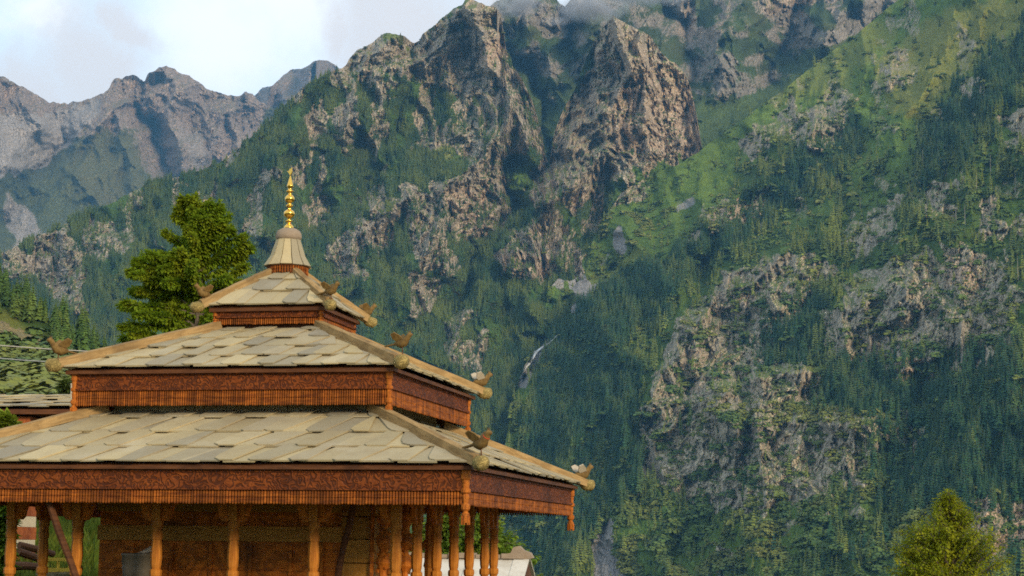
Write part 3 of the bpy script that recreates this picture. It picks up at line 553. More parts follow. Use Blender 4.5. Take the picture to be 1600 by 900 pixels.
# ------------------------------------------------------------------ haze
def build_haze():
    m = bpy.data.materials.new('haze'); m.use_nodes = True; t = NT(m.node_tree)
    t.n.remove(t.n['Principled BSDF'])
    pv = t.node('ShaderNodeVolumePrincipled', {'Color': HAZE_COLOR, 'Density': HAZE_DENSITY, 'Anisotropy': .0}); t.l.new(pv.outputs[0], t.n['Material Output'].inputs['Volume'])
    MB().box(-27000, 27000, -27000, 27000, -170, 4300).build('haze', m)['kind'] = 'stuff'
build_haze()
def build_mist():
    m = bpy.data.materials.new('mist'); m.use_nodes = True; t = NT(m.node_tree); t.n.remove(t.n['Principled BSDF'])
    pos = t.node('ShaderNodeTexCoord').outputs['Object']; ln = t.node('ShaderNodeVectorMath', operation='LENGTH'); t.l.new(pos, ln.inputs[0])
    wp = t.node('ShaderNodeNewGeometry').outputs['Position']
    d = t.m('MULTIPLY', t.ramp(ln.outputs['Value'], .95, .15), t.ramp(t.noise(wp, .008, 4, .6), .36, .66))
    pv = t.node('ShaderNodeVolumePrincipled', {'Color': (.93, .95, 1.0), 'Anisotropy': .2}); t.l.new(t.m('MULTIPLY', d, .035), pv.inputs['Density']); t.l.new(pv.outputs[0], t.n['Material Output'].inputs['Volume'])
    sph = MB(); sph.lathe([(max(.001, math.sin(PI*i/8)), -math.cos(PI*i/8)) for i in range(9)], 14); me = sph.mesh('mist', m)
    for px, py, D, rx, rz in ((812, 8, 7150, 62, 26), (925, 14, 7300, 75, 28), (866, 33, 7100, 34, 9), (1010, -8, 7600, 90, 20)):
        o = link(bpy.data.objects.new('mist', me)); o.location = V(px, py, D); o.scale = (rx*D/FPX, rx*D/FPX*.6, rz*D/FPX); o.rotation_euler = (0, 0, YAW*-1); o['kind'] = 'stuff'
build_mist()
# ------------------------------------------------------------------ temple materials
def wood_mat(name, a, b_, dark, carve=0.0, grain=(2, 2, 14), rough=.7, knots=True, spec=.2, carve_scale=11.0, island=.35):
    m, t, b = new_mat(name)
    g = t.node('ShaderNodeNewGeometry'); pos = t.node('ShaderNodeTexCoord').outputs['Object']
    gv = t.scale(pos, grain); n1 = t.noise(gv, 3.2, 7, .65, .6); n2 = t.noise(pos, 1.3, 4); n3 = t.noise(pos, 24, 4, .7)
    c = t.mix(t.ramp(n1, .36, .64), a, b_)
    c = t.mix(t.m('MULTIPLY', t.ramp(n2, .50, .70), .55), c, dark)
    c = t.mix(t.m('MULTIPLY', t.ramp(n3, .56, .74), .5), c, dark)
    c = t.mix(island, c, t.mix(g.outputs['Random Per Island'], (.45, .45, .45), (1.5, 1.45, 1.35)), 'MULTIPLY')
    h = t.m('ADD', t.m('MULTIPLY', n1, .5), t.m('MULTIPLY', n3, .4))
    if carve:
        wv = t.node('ShaderNodeTexNoise', {'Scale': carve_scale*.55, 'Detail': 1.0}); t.l.new(pos, wv.inputs['Vector'])
        mad = t.node('ShaderNodeVectorMath', operation='MULTIPLY_ADD'); t.l.new(wv.outputs['Color'], mad.inputs[0]); mad.inputs[1].default_value = (.22, .22, .22); t.l.new(pos, mad.inputs[2])
        vd = t.node('ShaderNodeTexVoronoi', {'Scale': carve_scale*.8, 'Smoothness': .6}, feature='SMOOTH_F1'); t.l.new(mad.outputs[0], vd.inputs['Vector'])
        cv = t.m('ADD', t.m('MULTIPLY', t.ramp(t.m('SINE', t.m('MULTIPLY', vd.outputs[0], 22.0)), -.8, .8), .75), t.m('MULTIPLY', t.noise(pos, carve_scale*3.2, 3, .6), .5))
        c = t.mix(t.m('MULTIPLY', t.ramp(cv, .75, .2), .7*carve), c, dark)
        h = t.m('ADD', t.m('MULTIPLY', h, .3), t.m('MULTIPLY', cv, .9*carve))
    fin(t, b, c, rough, t.bump(h, .8, .02 if carve else .008)); b.inputs['Specular IOR Level'].default_value = spec
    return m
W_fascia = wood_mat('carved_red_wood', (.21, .054, .008), (.13, .030, .005), (.03, .009, .004), 1.0, (1, 1, 8))
W_fringe = wood_mat('turned_wood', (.30, .090, .012), (.15, .040, .007), (.05, .014, .005), 0, (1, 1, 6), island=.75)
W_post = wood_mat('bright_turned_wood', (.48, .15, .016), (.32, .085, .010), (.12, .04, .012), .35, (6, 6, 1.2), carve_scale=14)
W_pillar = wood_mat('pillar_wood', (.48, .18, .022), (.30, .095, .012), (.09, .030, .006), 0, (7, 7, .9))
W_dark = wood_mat('old_dark_wood', (.13, .05, .018), (.08, .03, .012), (.03, .013, .007), 0, (1, 1, 8))
W_wall = wood_mat('cella_planks', (.56, .17, .016), (.42, .11, .010), (.05, .02, .008), .55, (1, 1, 7), carve_scale=3.2)
W_band = wood_mat('pale_beam', (.42, .20, .035), (.31, .14, .022), (.13, .055, .010), 0, (1, 1, 10))
W_hip = wood_mat('weathered_plank', (.36, .235, .10), (.24, .15, .06), (.09, .055, .024), 0, (1.0, 6, 6), .8)
W_moss = wood_mat('mossy_carved_wood', (.40, .30, .11), (.28, .21, .075), (.09, .07, .025), .8, (4, 4, 4), .9, carve_scale=16)
W_bird = wood_mat('bird_wood', (.20, .125, .04), (.12, .07, .022), (.04, .024, .01), 0, (5, 5, 5), .8)
W_grey = wood_mat('grey_plank', (.34, .28, .16), (.24, .19, .10), (.08, .06, .035), 0, (1, 1, 8), .85)
def slate_mat(name, cols, mossy=.5):
    m, t, b = new_mat(name)
    g = t.node('ShaderNodeNewGeometry'); pos = t.node('ShaderNodeTexCoord').outputs['Object']; isl = g.outputs['Random Per Island']
    cr = t.node('ShaderNodeValToRGB', {'Fac': isl}); e = cr.color_ramp.elements; e[0].color = (*cols[0], 1); e[1].color = (*cols[-1], 1)
    for i, c_ in enumerate(cols[1:-1]): x = e.new((i+1)/(len(cols)-1)); x.color = (*c_, 1)
    n1 = t.noise(pos, 3.0, 6, .6); n2 = t.noise(t.scale(pos, (1, 1, 1)), 16, 6, .7, .4); n3 = t.noise(pos, 1.1, 3)
    c = t.mix(t.m('MULTIPLY', t.ramp(n1, .42, .70), .35), cr.outputs[0], (.26, .20, .12))
    c = t.mix(.35, c, t.mix(n2, (.6, .6, .6), (1.35, 1.35, 1.35)), 'MULTIPLY')
    c = t.mix(t.m('MULTIPLY', t.ramp(n2, .62, .75), mossy), c, (.12, .11, .07))
    c = t.mix(t.m('MULTIPLY', t.ramp(n3, .52, .75), .25), c, (.50, .45, .35))
    sx = t.node('ShaderNodeSeparateXYZ'); t.l.new(g.outputs['Normal'], sx.inputs[0])
    fin(t, b, c, .72, t.bump(t.m('ADD', n2, t.m('MULTIPLY', n1, .5)), .45, .012)); b.inputs['Specular IOR Level'].default_value = .35
    return m
M_slate = slate_mat('slate', [(.31, .25, .14), (.42, .34, .185), (.24, .21, .145), (.47, .38, .205), (.34, .285, .18), (.40, .32, .165), (.22, .20, .15)])
M_slate_pale = slate_mat('pale_slate', [(.55, .51, .44), (.60, .56, .48), (.52, .49, .43)], .15)
M_stone, _t, _b = new_mat('round_stone'); _p = _t.node('ShaderNodeTexCoord').outputs['Object']; fin(_t, _b, _t.mix(_t.noise(_p, 9, 6, .7), (.20, .15, .105), (.36, .28, .20)), .9, _t.bump(_t.noise(_p, 22, 6, .7), .6, .02))
M_gold, _t, _b = new_mat('polished_brass'); fin(_t, _b, (.90, .52, .10), .16); _b.inputs['Metallic'].default_value = 1.0
M_pale, _t, _b = new_mat('pale_paint'); _p = _t.node('ShaderNodeTexCoord').outputs['Object']; fin(_t, _b, _t.mix(_t.noise(_p, 14, 4), (.34, .29, .21), (.44, .38, .29)), .8)
M_red, _t, _b = new_mat('red_paint'); fin(_t, _b, (.42, .06, .02), .7)
M_cable, _t, _b = new_mat('cable'); fin(_t, _b, (.40, .37, .31), .7)
M_bucket, _t, _b = new_mat('dull_bucket'); fin(_t, _b, _t.mix(_t.noise(None, 7, 4), (.10, .085, .06), (.17, .14, .10)), .6)
M_yellow, _t, _b = new_mat('yellow_crate'); fin(_t, _b, (.62, .42, .05), .6)
M_white, _t, _b = new_mat('lime_wash'); _p = _t.node('ShaderNodeTexCoord').outputs['Object']; fin(_t, _b, _t.mix(_t.noise(_p, 5, 5), (.50, .42, .29), (.68, .59, .42)), .9, _t.bump(_t.noise(_p, 20, 5), .5, .02))
M_kath = wood_mat('red_beam', (.40, .115, .03), (.28, .07, .02), (.10, .03, .012), 0, (8, 1, 1))

# ------------------------------------------------------------------ slate courses
def slate_slab(mb, corners, lift0, lift1, nrm, th, rnd=None):
    """corners: lower-left, lower-right, upper-right, upper-left on the roof plane; the lower edge rides higher (lift0) than the upper (lift1)"""
    a, b, c, d = corners
    bot = [a, b, c, d]; lf = [lift0, lift0, lift1, lift1]
    if rnd:                       # round the lower-left corner of a lapping slab
        p1 = a.lerp(d, rnd*.8); p2 = a.lerp(b, rnd*1.0); q = a.lerp(b, rnd*.28).lerp(d, rnd*.24)
        bot = [p1, q, p2, b, c, d]; lf = [lift0+(lift1-lift0)*rnd*.8, lift0+(lift1-lift0)*rnd*.24, lift0, lift0, lift1, lift1]
    lo = [p+nrm*l for p, l in zip(bot, lf)]; hi = [p+nrm*(l+th) for p, l in zip(bot, lf)]; n = len(lo)
    mb.add(lo+hi, [tuple(range(n))[::-1], tuple(range(n, 2*n))]+[(i, (i+1) % n, n+(i+1) % n, n+i) for i in range(n)])
def slates(mb, pe, ze, pi_, zi, rows, side, seed, wide=(.24, .40), narrow=(.22, .34), slant=(.12, .34)):
    """one slope of a square hipped roof: eave half-width pe at ze, upper half-width pi_ at zi"""
    r = random.Random(seed); M = Rz(side*PI/2); nrm = M.to_3x3() @ Vector((0, -(zi-ze), (pe-pi_))).normalized()
    def P(s, f):
        p = pe+(pi_-pe)*f; s = max(-p+.01, min(p-.01, s)); return M @ Vector((s, -p, ze+(zi-ze)*f))
    n = len(rows)-1
    for k in range(n):
        f0 = rows[k]; f1 = min(1.0, rows[k+1]+.05); half = pe+(pi_-pe)*f0
        s = -half-r.uniform(0, .3); over = r.random() < .5
        while s < half+.1:
            w = r.uniform(*(narrow if over else wide)); sl = r.uniform(*slant)*(f1-f0)*(pe-pi_)/.55; sl2 = r.uniform(*slant)*(f1-f0)*(pe-pi_)/.55
            jf = r.uniform(-.010, .010)-(.012 if over else 0)
            if over: q = (s-.05, s+w+.04, s+w+.04+sl2, s-.05+sl); l0, l1, th = .068+r.uniform(0, .010), .046, .020
            else: q = (s-.10, s+w+.09, s+w+.09+sl2, s-.10+sl); l0, l1, th = .044+r.uniform(0, .008), .012, .020+r.uniform(0, .008)
            if q[0] < half and q[1] > -half:
                slate_slab(mb, [P(q[0], f0+jf), P(q[1], f0+jf+r.uniform(-.006, .006)), P(q[2], f1), P(q[3], f1)], l0, l1, nrm, th, r.uniform(.2, .42) if over else None)
            s += w; over = not over if r.random() < .85 else over
# ------------------------------------------------------------------ temple
temple = empty('temple')
tag(temple, 'carved wooden temple with three slate roofs stacked to a golden spire', 'temple')
def frustum(mb, pe, ze, pi_, zi, th):
    for side in range(4):
        M = Rz(side*PI/2)
        vs = [M @ Vector(v) for v in ((-pe, -pe, ze), (pe, -pe, ze), (pi_, -pi_, zi), (-pi_, -pi_, zi), (-pe, -pe, ze-th), (pe, -pe, ze-th), (pi_, -pi_, zi-th), (-pi_, -pi_, zi-th))]
        mb.add(vs, [(0, 1, 2, 3), (7, 6, 5, 4), (0, 4, 5, 1)])
def pendants(mb, p, z0, z1, dx, side, seed, rad=.016):
    M = Rz(side*PI/2); n = int(2*p/dx); H = z1-z0; r = random.Random(seed)
    for i in range(n):
        x = -p+(i+.5)*2*p/n; j = r.uniform(-.008, .004)
        prof = [(rad*.55, 0+j), (rad, H*.08+j), (rad*.95, H*.40), (rad*.55, H*.46), (rad, H*.52), (rad*.95, H*.86), (rad*.5, H*.92), (rad*.8, H)]
        mb.lathe(prof, 6, (x, -p, z0), M)
def tier(p, zt, zm, zb, zpost, pe, ze, pi_, zi, rows, hip, seed, post_r, dx, neck, pu, deck_in):
    rf = MB()
    for s in range(4): slates(rf, pe, ze, pi_, zi, rows, s, seed+s, *(((.26, .42), (.24, .36)) if p > 3 else ((.22, .34), (.19, .30))))
    roof = rf.build('slate_roof', M_slate, temple)
    dk = MB(); frustum(dk, pe-.03, ze-.004, pi_-.05, zi+.01, .05)
    dk.box(-p+.06, p-.06, -p+.06, p-.06, zt-.03, zt-.005)
    dk.build('roof_deck', W_dark, temple)
    # hip planks with carved knob ends, each laid along its own length
    hp, hz = hip
    for k in range(4):
        sx, sy = ((1, -1), (1, 1), (-1, 1), (-1, -1))[k]
        A = Vector((sx*hp, sy*hp, hz)); Bv = Vector((sx*pu[0], sy*pu[0], pu[1]))
        d = (Bv-A); L = d.length; d.normalize(); yv = Vector((-d.y, d.x, 0)).normalized(); zv = d.cross(yv)
        if zv.z < 0: zv = -zv; yv = -yv
        wd = .085 if p > 1 else .068; mb = MB(); nn = 10; r = random.Random(seed*7+k); vs = []; fs = []
        for i in range(nn+1):
            x = .16+(L-.16)*i/nn; e = r.uniform(-.008, .008); h = .075+r.uniform(-.006, .006)
            for y, z in ((-wd+e, -.075), (wd+e, -.075), (wd*.92+e, h*.72), (.01, h), (-wd*.92+e, h*.72)): vs.append((x, y, z))
        for i in range(nn):
            for q in range(5): fs.append((i*5+q, i*5+(q+1) % 5, (i+1)*5+(q+1) % 5, (i+1)*5+q))
        fs.append((4, 3, 2, 1, 0)); fs.append(tuple(nn*5+q for q in range(5)))
        mb.add(vs, fs)
        o = mb.build('hip_beam', W_hip, roof)
        MX = Matrix(((d.x, yv.x, zv.x, A.x), (d.y, yv.y, zv.y, A.y), (d.z, yv.z, zv.z, A.z), (0, 0, 0, 1))); o.matrix_local = MX
        kb = MB(); ksc = 1.0 if p > 1 else .85
        pts = [(x*ksc, math.sin(x*22)*.006, -.025+.02*math.cos(x*15)) for x in (-.03, -.02, .02, .07, .12, .165, .20)]
        kb.tube(pts, [.02, .062*ksc, .105*ksc, .098*ksc, .108*ksc, .090*ksc, .07*ksc], 10)
        for q in range(7): kb.lathe([(.004, -.02), (.020, -.012), (.024, 0), (.020, .012), (.004, .02)], 6, (.02+.022*q, (-1)**q*.07*ksc, -.03+.03*math.cos(q*2.2)))
        e2 = kb.build('carved_end', W_moss, roof, True); e2.matrix_local = MX
    # carved fascia boards, rail and turned fringe on each side; a hanging corner post at each corner
    for s in range(4):
        M = Rz(s*PI/2); fb = MB()
        fb.box(-p+.02, p-.02, -p-.012, -p+.03, zm+.02, zt, M=M); fb.box(-p+.02, p-.02, -p-.035, -p+.03, zm-.012, zm+.022, M=M)
        fb.box(-p+.02, p-.02, -p-.028, -p+.03, zt-.045, zt-.002, M=M)
        f = fb.build('fascia_board', W_fascia, temple)
        pb = MB(); pendants(pb, p-.004, zb, zm-.012, dx, s, seed+s, dx*.40); pb.box(-p+.03, p-.03, -p+.022, -p+.034, zb+.04, zm, M=M)
        pb.build('fringe', W_fringe, f)
        cb = MB(); c = M @ Vector((p-.005, -p+.005, 0)); H = zt-zpost; k = post_r
        prof = [(k*.5, 0), (k*.95, .01*H), (k*.92, .18*H), (k*.6, .20*H), (k*.6, .22*H), (k*1.05, .26*H), (k*1.1, .33*H), (k*.62, .37*H), (k*.72, .42*H), (k*.85, .50*H), (k*.65, .545*H), (k*1.15, .57*H), (k*1.15, .63*H), (k*.8, .65*H), (k*.9, .80*H), (k*1.15, .82*H), (k*1.12, .985*H), (k, .985*H)]
        cb.lathe(prof, 10, (c.x, c.y, zpost))
        if p > 1:
            for q in range(8):
                a = q*PI/4; cb.box(-.009, .009, -.006, .006, -.07, .05, M=Matrix.Translation((c.x+math.cos(a)*k*.95, c.y+math.sin(a)*k*.95, zpost+.05)) @ Rz(a))
        cb.build('corner_post', W_post, temple)
    return roof
ZP = 3.5
tier(4.0, 2.690, 2.415, 2.215, 1.973, 4.13, 2.735, 2.05, 3.585, [0, .275, .56, .86, 1.0], (4.32, 2.683+.075), 11, .058, .0425, None, (2.10, 3.70), 2.0)
tier(2.468, 4.185, 3.93, 3.690, 3.562, 2.60, 4.215, .80, 5.00, [0, .235, .47, .70, .9, 1.0], (2.768, 4.23+.05), 31, .048, .036, None, (.82, 5.09), .8)
tier(.882, 5.322, 5.205, 5.090, 5.109, .985, 5.345, .20, 5.985, [0, .40, .74, 1.0], (1.152, 5.304+.03), 51, .040, .034, None, (.21, 6.02), .2)
# walls between the roofs
nb = MB(); nb.box(-1.98, 1.98, -1.98, 1.98, 3.35, 4.15); nb.build('neck_wall', W_dark, temple)
nw = MB(); r = random.Random(3)
for s in range(4):
    M = Rz(s*PI/2); x = -2.0
    while x < 1.9:
        w = min(r.uniform(.3, .5), 2.0-x)
        if not (s == 1 and -1.15 < x+w/2 < -.7): nw.box(x+.006, x+w-.006, -2.03, -1.985, 3.55, 3.82+r.uniform(-.02, .02), M=M)
        x += w
    nw.box(-2.06, 2.06, -2.09, -2.035, 3.50, 3.60, M=M)
nw.build('neck_planks', W_grey, temple)
MB().box(-.74, .74, -.74, .74, 4.85, 5.30).build('neck_wall', W_dark, temple)
# spire: slate cone, round stone, golden finial
def spire():
    mb = MB(); n = 12; r = random.Random(9)
    for k in range(n):
        a0, a1 = 2*PI*k/n+.02, 2*PI*(k+1)/n-.02; rb, rt = .362+r.uniform(-.008, .008), .172; zb_, zt_ = 6.135+r.uniform(-.01, .01), 6.575; e = r.uniform(0, .008); zm_, rm = 6.29, .268
        vs = []
        for th in (0, .022):
            for a, rr, z in ((a0, rb, zb_), (a1, rb, zb_), (a1, rm, zm_), (a1, rt, zt_), (a0, rt, zt_), (a0, rm, zm_)): vs.append((math.cos(a)*(rr+th+e), math.sin(a)*(rr+th+e), z+th*.4))
        mb.add(vs, [(5, 2, 1, 0), (4, 3, 2, 5), (6, 7, 8, 11), (11, 8, 9, 10), (0, 1, 7, 6), (1, 2, 8, 7), (2, 3, 9, 8), (3, 4, 10, 9), (4, 5, 11, 10), (5, 0, 6, 11)])
    sp = mb.build('spire_cone', M_slate, temple)
    dr = MB(); dr.lathe([(.30, 5.93), (.31, 6.10), (.355, 6.135), (.262, 6.29), (.15, 6.6)], 24)
    d = dr.build('spire_core', W_dark, temple)
    fr = MB()
    for k in range(46):
        a = 2*PI*k/46; fr.lathe([(.008, 0), (.016, .012), (.014, .055), (.009, .062), (.015, .07), (.015, .13)], 6, (.322*math.cos(a), .322*math.sin(a), 6.0+r.uniform(-.008, .008)))
    fr.build('spire_fringe', W_fringe, temple)
    st = MB(); st.lathe([(.17, 6.565), (.203, 6.58), (.214, 6.63), (.208, 6.68), (.18, 6.73), (.12, 6.765), (.03, 6.77)], 24)
    st.build('cap_stone', M_stone, temple, True)
    g = MB(); k = 1/4.286/98.0; Z = lambda y: 6.765+(492-y)*k
    prof = [(.082, 492), (.082, 484), (.07, 472), (.045, 462), (.028, 452), (.024, 447), (.058, 441), (.060, 436), (.030, 430), (.026, 424), (.034, 418), (.045, 413), (.074, 404), (.090, 392), (.092, 383), (.080, 371), (.055, 362), (.03, 357), (.026, 345), (.046, 339), (.060, 331), (.056, 326), (.030, 320), (.028, 312), (.05, 304), (.076, 294), (.082, 282), (.074, 270), (.05, 258), (.03, 252), (.028, 240), (.056, 232), (.062, 227), (.034, 221), (.03, 212), (.045, 200), (.057, 192), (.050, 186), (.030, 155), (.012, 126), (.006, 118)]
    g.lathe([(rr, Z(y)) for rr, y in prof], 24)
    fin_ = g.build('finial', M_gold, temple, True)
    lf = MB()                     # three-pronged flame leaf at the tip, turned to the camera side
    pts = [(-.004, 118), (-.026, 106), (-.060, 92), (-.082, 86), (-.060, 84), (-.040, 90), (-.026, 78), (-.012, 70), (-.004, 88), (.010, 74), (.032, 62), (.030, 80), (.040, 92), (.030, 104), (.012, 114), (.004, 118)]
    lf.prism([(x*.78, Z(y)) for x, y in pts], -.010, .010, Rz(R_(-14)))
    lf.build('flame_tip', M_gold, fin_)
spire()
# pillars
def pillar_mesh():
    mb = MB()
    mb.box(-.085, .085, -.085, .085, 0, .86)
    mb.lathe([(.075, .86), (.10, .90), (.10, 1.00), (.072, 1.03), (.066, 1.16), (.088, 1.19), (.092, 1.235), (.088, 1.27), (.066, 1.29), (.078, 1.34), (.085, 1.46), (.080, 1.58), (.068, 1.70), (.066, 1.712), (.080, 1.718), (.082, 1.80), (.074, 1.81), (.070, 1.825), (.078, 1.84), (.070, 1.875), (.076, 1.89), (.084, 1.92), (.084, 1.985), (.066, 2.0)], 8, phase=.5)
    mb.box(-.064, .064, -.064, .064, 1.995, 2.40)
    return mb.mesh('pillar', W_pillar)
def bracket_mesh():
    mb = MB(); out = [(.066, 2.34), (.42, 2.34), (.36, 2.25), (.26, 2.215), (.235, 2.13), (.215, 2.03), (.17, 1.985), (.10, 1.985), (.066, 2.0)]
    mb.prism(out, -.028, .028)
    for cx, cz, rr in ((.145, 2.055, .05), (.20, 2.17, .036), (.30, 2.285, .032)):
        for q in (rr, rr*.45):
            ring = [Vector((cx+math.cos(a)*q, -.036, cz+math.sin(a)*q)) for a in [i*PI/6 for i in range(13)]]
            mb.tube(ring, .011, 5)
    return mb.mesh('bracket', W_wall)
PM, BM = pillar_mesh(), bracket_mesh()
Q = 2.67
front_x = [Q, 1.448, .228, -.956, -2.214, -3.27]
def put_pillar(x, y, rz, brackets=(0, PI)):
    o = link(bpy.data.objects.new('pillar', PM), temple); o.location = (x, y, 0)
    for b_ in brackets:
        q = link(bpy.data.objects.new('bracket', BM), o); q.rotation_euler = (0, 0, rz+b_)
for i, x in enumerate(front_x): put_pillar(x, -Q, 0, (PI,) if i == 0 else (0,) if i == 5 else (0, PI))
side_y = [-1.518, -.336, .779, 1.846, 3.0, 3.72]
for y in side_y: put_pillar(Q, y, PI/2, (0, PI))
for y in (-1.62, -.4, .8, 2.0): put_pillar(-3.27, y, PI/2, (0, PI))
pl = MB()
pl.box(-3.36, 2.76, -Q-.09, -Q+.09, 2.36, 2.52); pl.box(Q-.09, Q+.09, -2.57, 3.85, 2.36, 2.515); pl.box(-3.36, -3.18, -2.57, 3.85, 2.36, 2.515); pl.box(-3.3, 2.7, 3.7, 3.85, 2.36, 2.51)
pl.build('porch_beam', W_dark, temple)
MB().box(-3.26, -3.20, -1.6, .9, 2.06, 2.36).build('tie_beam', W_wall, temple)
MB().box(-3.7, 3.1, -3.05, 4.1, .02, .12).build('plinth', M_stone, temple)
MB().box(-3.95, 3.94, -3.94, 3.94, 2.60, 2.655).build('porch_ceiling', W_dark, temple)
# inner shrine wall
CX0, CX1, CY0, CY1 = -2.65, 1.78, -.95, .95
cw = MB(); cw.box(CX0, 1.33, CY0, CY1, .12, 2.60); r = random.Random(8)
for zz in (.3, .62, .94, 1.26, 1.52):
    cw.box(CX0+.02, 1.31, CY0-.03, CY0, zz, zz+.025)
for xx in (-2.1, -1.45, -.8, -.15, .5, 1.0): cw.box(xx, xx+.05, CY0-.045, CY0, .12, 1.66)
cw.build('shrine_wall', W_wall, temple)
sb = MB(); sb.box(CX0, 1.36, CY0-.09, CY0, 1.70, 1.93); sb.box(CX0, 1.36, CY0-.13, CY0, 2.15, 2.40); sb.build('wall_beam', W_band, temple)
sc = MB()
for i, z in enumerate((.12, .55, .98, 1.40, 1.76, 2.10)): sc.box(1.335, CX1+(.012 if i % 2 else 0), CY0-.06-(.01 if i % 2 else 0), CY1, z, z+(.415, .415, .405, .345, .325, .45)[i])
sc.build('corner_masonry', W_band, temple)
for (x, y) in ((2.02, -1.05), (2.2, -.45)):
    cp = MB(); r = random.Random(int(y*100)); prof = []
    z = .1
    while z < 2.5: prof.append((.085+.03*math.sin(z*19)+r.uniform(-.012, .012), z)); z += .05
    cp.lathe(prof, 10)
    for q in range(60):
        a = r.uniform(0, 2*PI); zz = r.uniform(.3, 2.4); cp.lathe([(.006, -.03), (.03, -.012), (.034, .01), (.01, .035)], 5, (.085*math.cos(a), .085*math.sin(a), zz))
    cp.lathe([(.03, .1), (.03, 2.5)], 6, (-.17, -.03, 0))
    o = cp.build('carved_door_post', W_wall, temple); o.location = (x, y, 0)
ip = MB(); ip.lathe([(.075, .12), (.08, 1.3), (.10, 1.33), (.085, 1.4), (.075, 1.9), (.085, 2.0), (.06, 2.05), (.07, 2.55)], 8); ip.tube([(-.03, 0, 1.75), (-.30, -.05, 1.45), (-.36, -.05, 1.2)], .05, 7)
o = ip.build('inner_post', W_pillar, temple); o.location = (2.05, 1.6, 0)
# slanting braces under the porch
br = MB(); br.tube([(1.73, -1.55, 2.5), (1.62, -1.52, 1.95), (1.52, -1.50, 1.6), (1.42, -1.48, 1.05)], [.045, .05, .045, .055], 8); br.lathe([(.05, -.05), (.068, 0), (.05, .05)], 8, (1.56, -1.51, 1.75)); br.build('brace', W_dark, temple)
br = MB(); br.tube([tuple(at(76, 782, 25.5)), tuple(at(92, 830, 25.5)), tuple(at(112, 882, 25.5)), tuple(at(122, 912, 25.5))], [.05, .055, .05, .055], 8); br.build('brace', W_dark, temple)

# ------------------------------------------------------------------ carved birds on the roof corners
def bird_meshes():
    body = MB()
    pts = [(-.15, 0, -.005), (-.10, 0, 0), (-.03, 0, -.012), (.05, 0, .0), (.10, 0, .045), (.135, 0, .09), (.165, 0, .115), (.20, 0, .105), (.225, 0, .098)]
    body.tube(pts, [.02, .055, .082, .075, .05, .042, .044, .030, .006], 10)
    body.prism([(.14, .14), (.15, .185), (.165, .15), (.18, .18), (.185, .14)], -.008, .008)
    tail = MB(); tail.box(-.30, -.11, -.038, .038, -.008, .012, M=Matrix.Rotation(R_(-4), 4, 'Y')); tail.box(-.34, -.28, -.03, .03, -.006, .010, M=Matrix.Rotation(R_(-4), 4, 'Y'))
    wing = MB(); wing.prism([(-.07, .0), (.06, .0), (.045, .075), (-.01, .165), (-.09, .155), (-.10, .06)], -.010, .010)
    stick = MB(); stick.tube([(0, 0, -.20), (0, 0, -.05)], .009, 6)
    return body.mesh('bird_body', W_bird, True), tail.mesh('tail', W_bird), wing.mesh('wing', W_bird), stick.mesh('stick', W_dark)
BB = bird_meshes()
PW = BB[2].copy(); PW.materials.clear(); PW.materials.append(M_pale)
def bird(px, py, hp, corner, hz, label, sc=1.0, yaw=0, lift=0):
    sx, sy = corner
    base = Vector((sx*(hp-.05), sy*(hp-.05), hz+.30+lift))
    rz = math.atan2(sy, sx)+yaw
    o = bpy.data.objects.new('wooden_bird', BB[0]); link(o); o.location = base; o.rotation_euler = (0, R_(-6), rz); o.scale = (sc,)*3
    tag(o, label, 'wooden bird', 'carved birds on the roof corners')
    t = link(bpy.data.objects.new('tail', BB[1]), o)
    for s in (-1, 1):
        w = link(bpy.data.objects.new('wing', PW if 'pale' in label else BB[2]), o); w.location = (-.01, s*.06, .045); w.rotation_euler = (R_(-38*s), R_(-12), 0)
    link(bpy.data.objects.new('stick', BB[3]), o)
HB = ((4.32, 2.683), (2.768, 4.23), (1.152, 5.304))
bird(752, 698, 4.30, (1, -1), 2.73, 'carved wooden bird with a red neck on the near corner of the lowest roof', 1.0, .2)
bird(908, 737, 4.22, (1, 1), 2.68, 'small carved bird with a pale wing on the far right tip of the lowest roof', 1.05, -.15, -.03)
bird(92, 546, 2.70, (-1, -1), 4.23, 'carved bird facing left in front of the cables, on the middle roof', .98, .1)
bird(621, 540, 2.76, (1, -1), 4.26, 'upright dark wooden bird on the near right corner of the middle roof', .85, .5, .0)
bird(752, 596, 2.70, (1, 1), 4.20, 'pale winged carved bird on the far right tip of the middle roof', 1.0, -.2, -.02)
bird(312, 458, 1.08, (-1, -1), 5.30, 'carved bird facing left in front of the leafy tree, on the top roof', .8, .1, -.02)
bird(519, 452, 1.15, (1, -1), 5.30, 'spread-winged carved bird on the near right corner of the top roof', .8, .45, -.03)
bird(572, 482, 1.10, (1, 1), 5.27, 'low gilded wooden bird on the far right tip of the top roof', .8, -.2, -.05)
nk = MB(); nk.lathe([(.049, -.008), (.053, 0), (.049, .008)], 10, M=Matrix.Translation((.115, 0, .065)) @ Matrix.Rotation(R_(48), 4, 'Y'))
nk.build('neck_band', M_red, [o for o in bpy.data.objects if o.name == 'wooden_bird'][0])
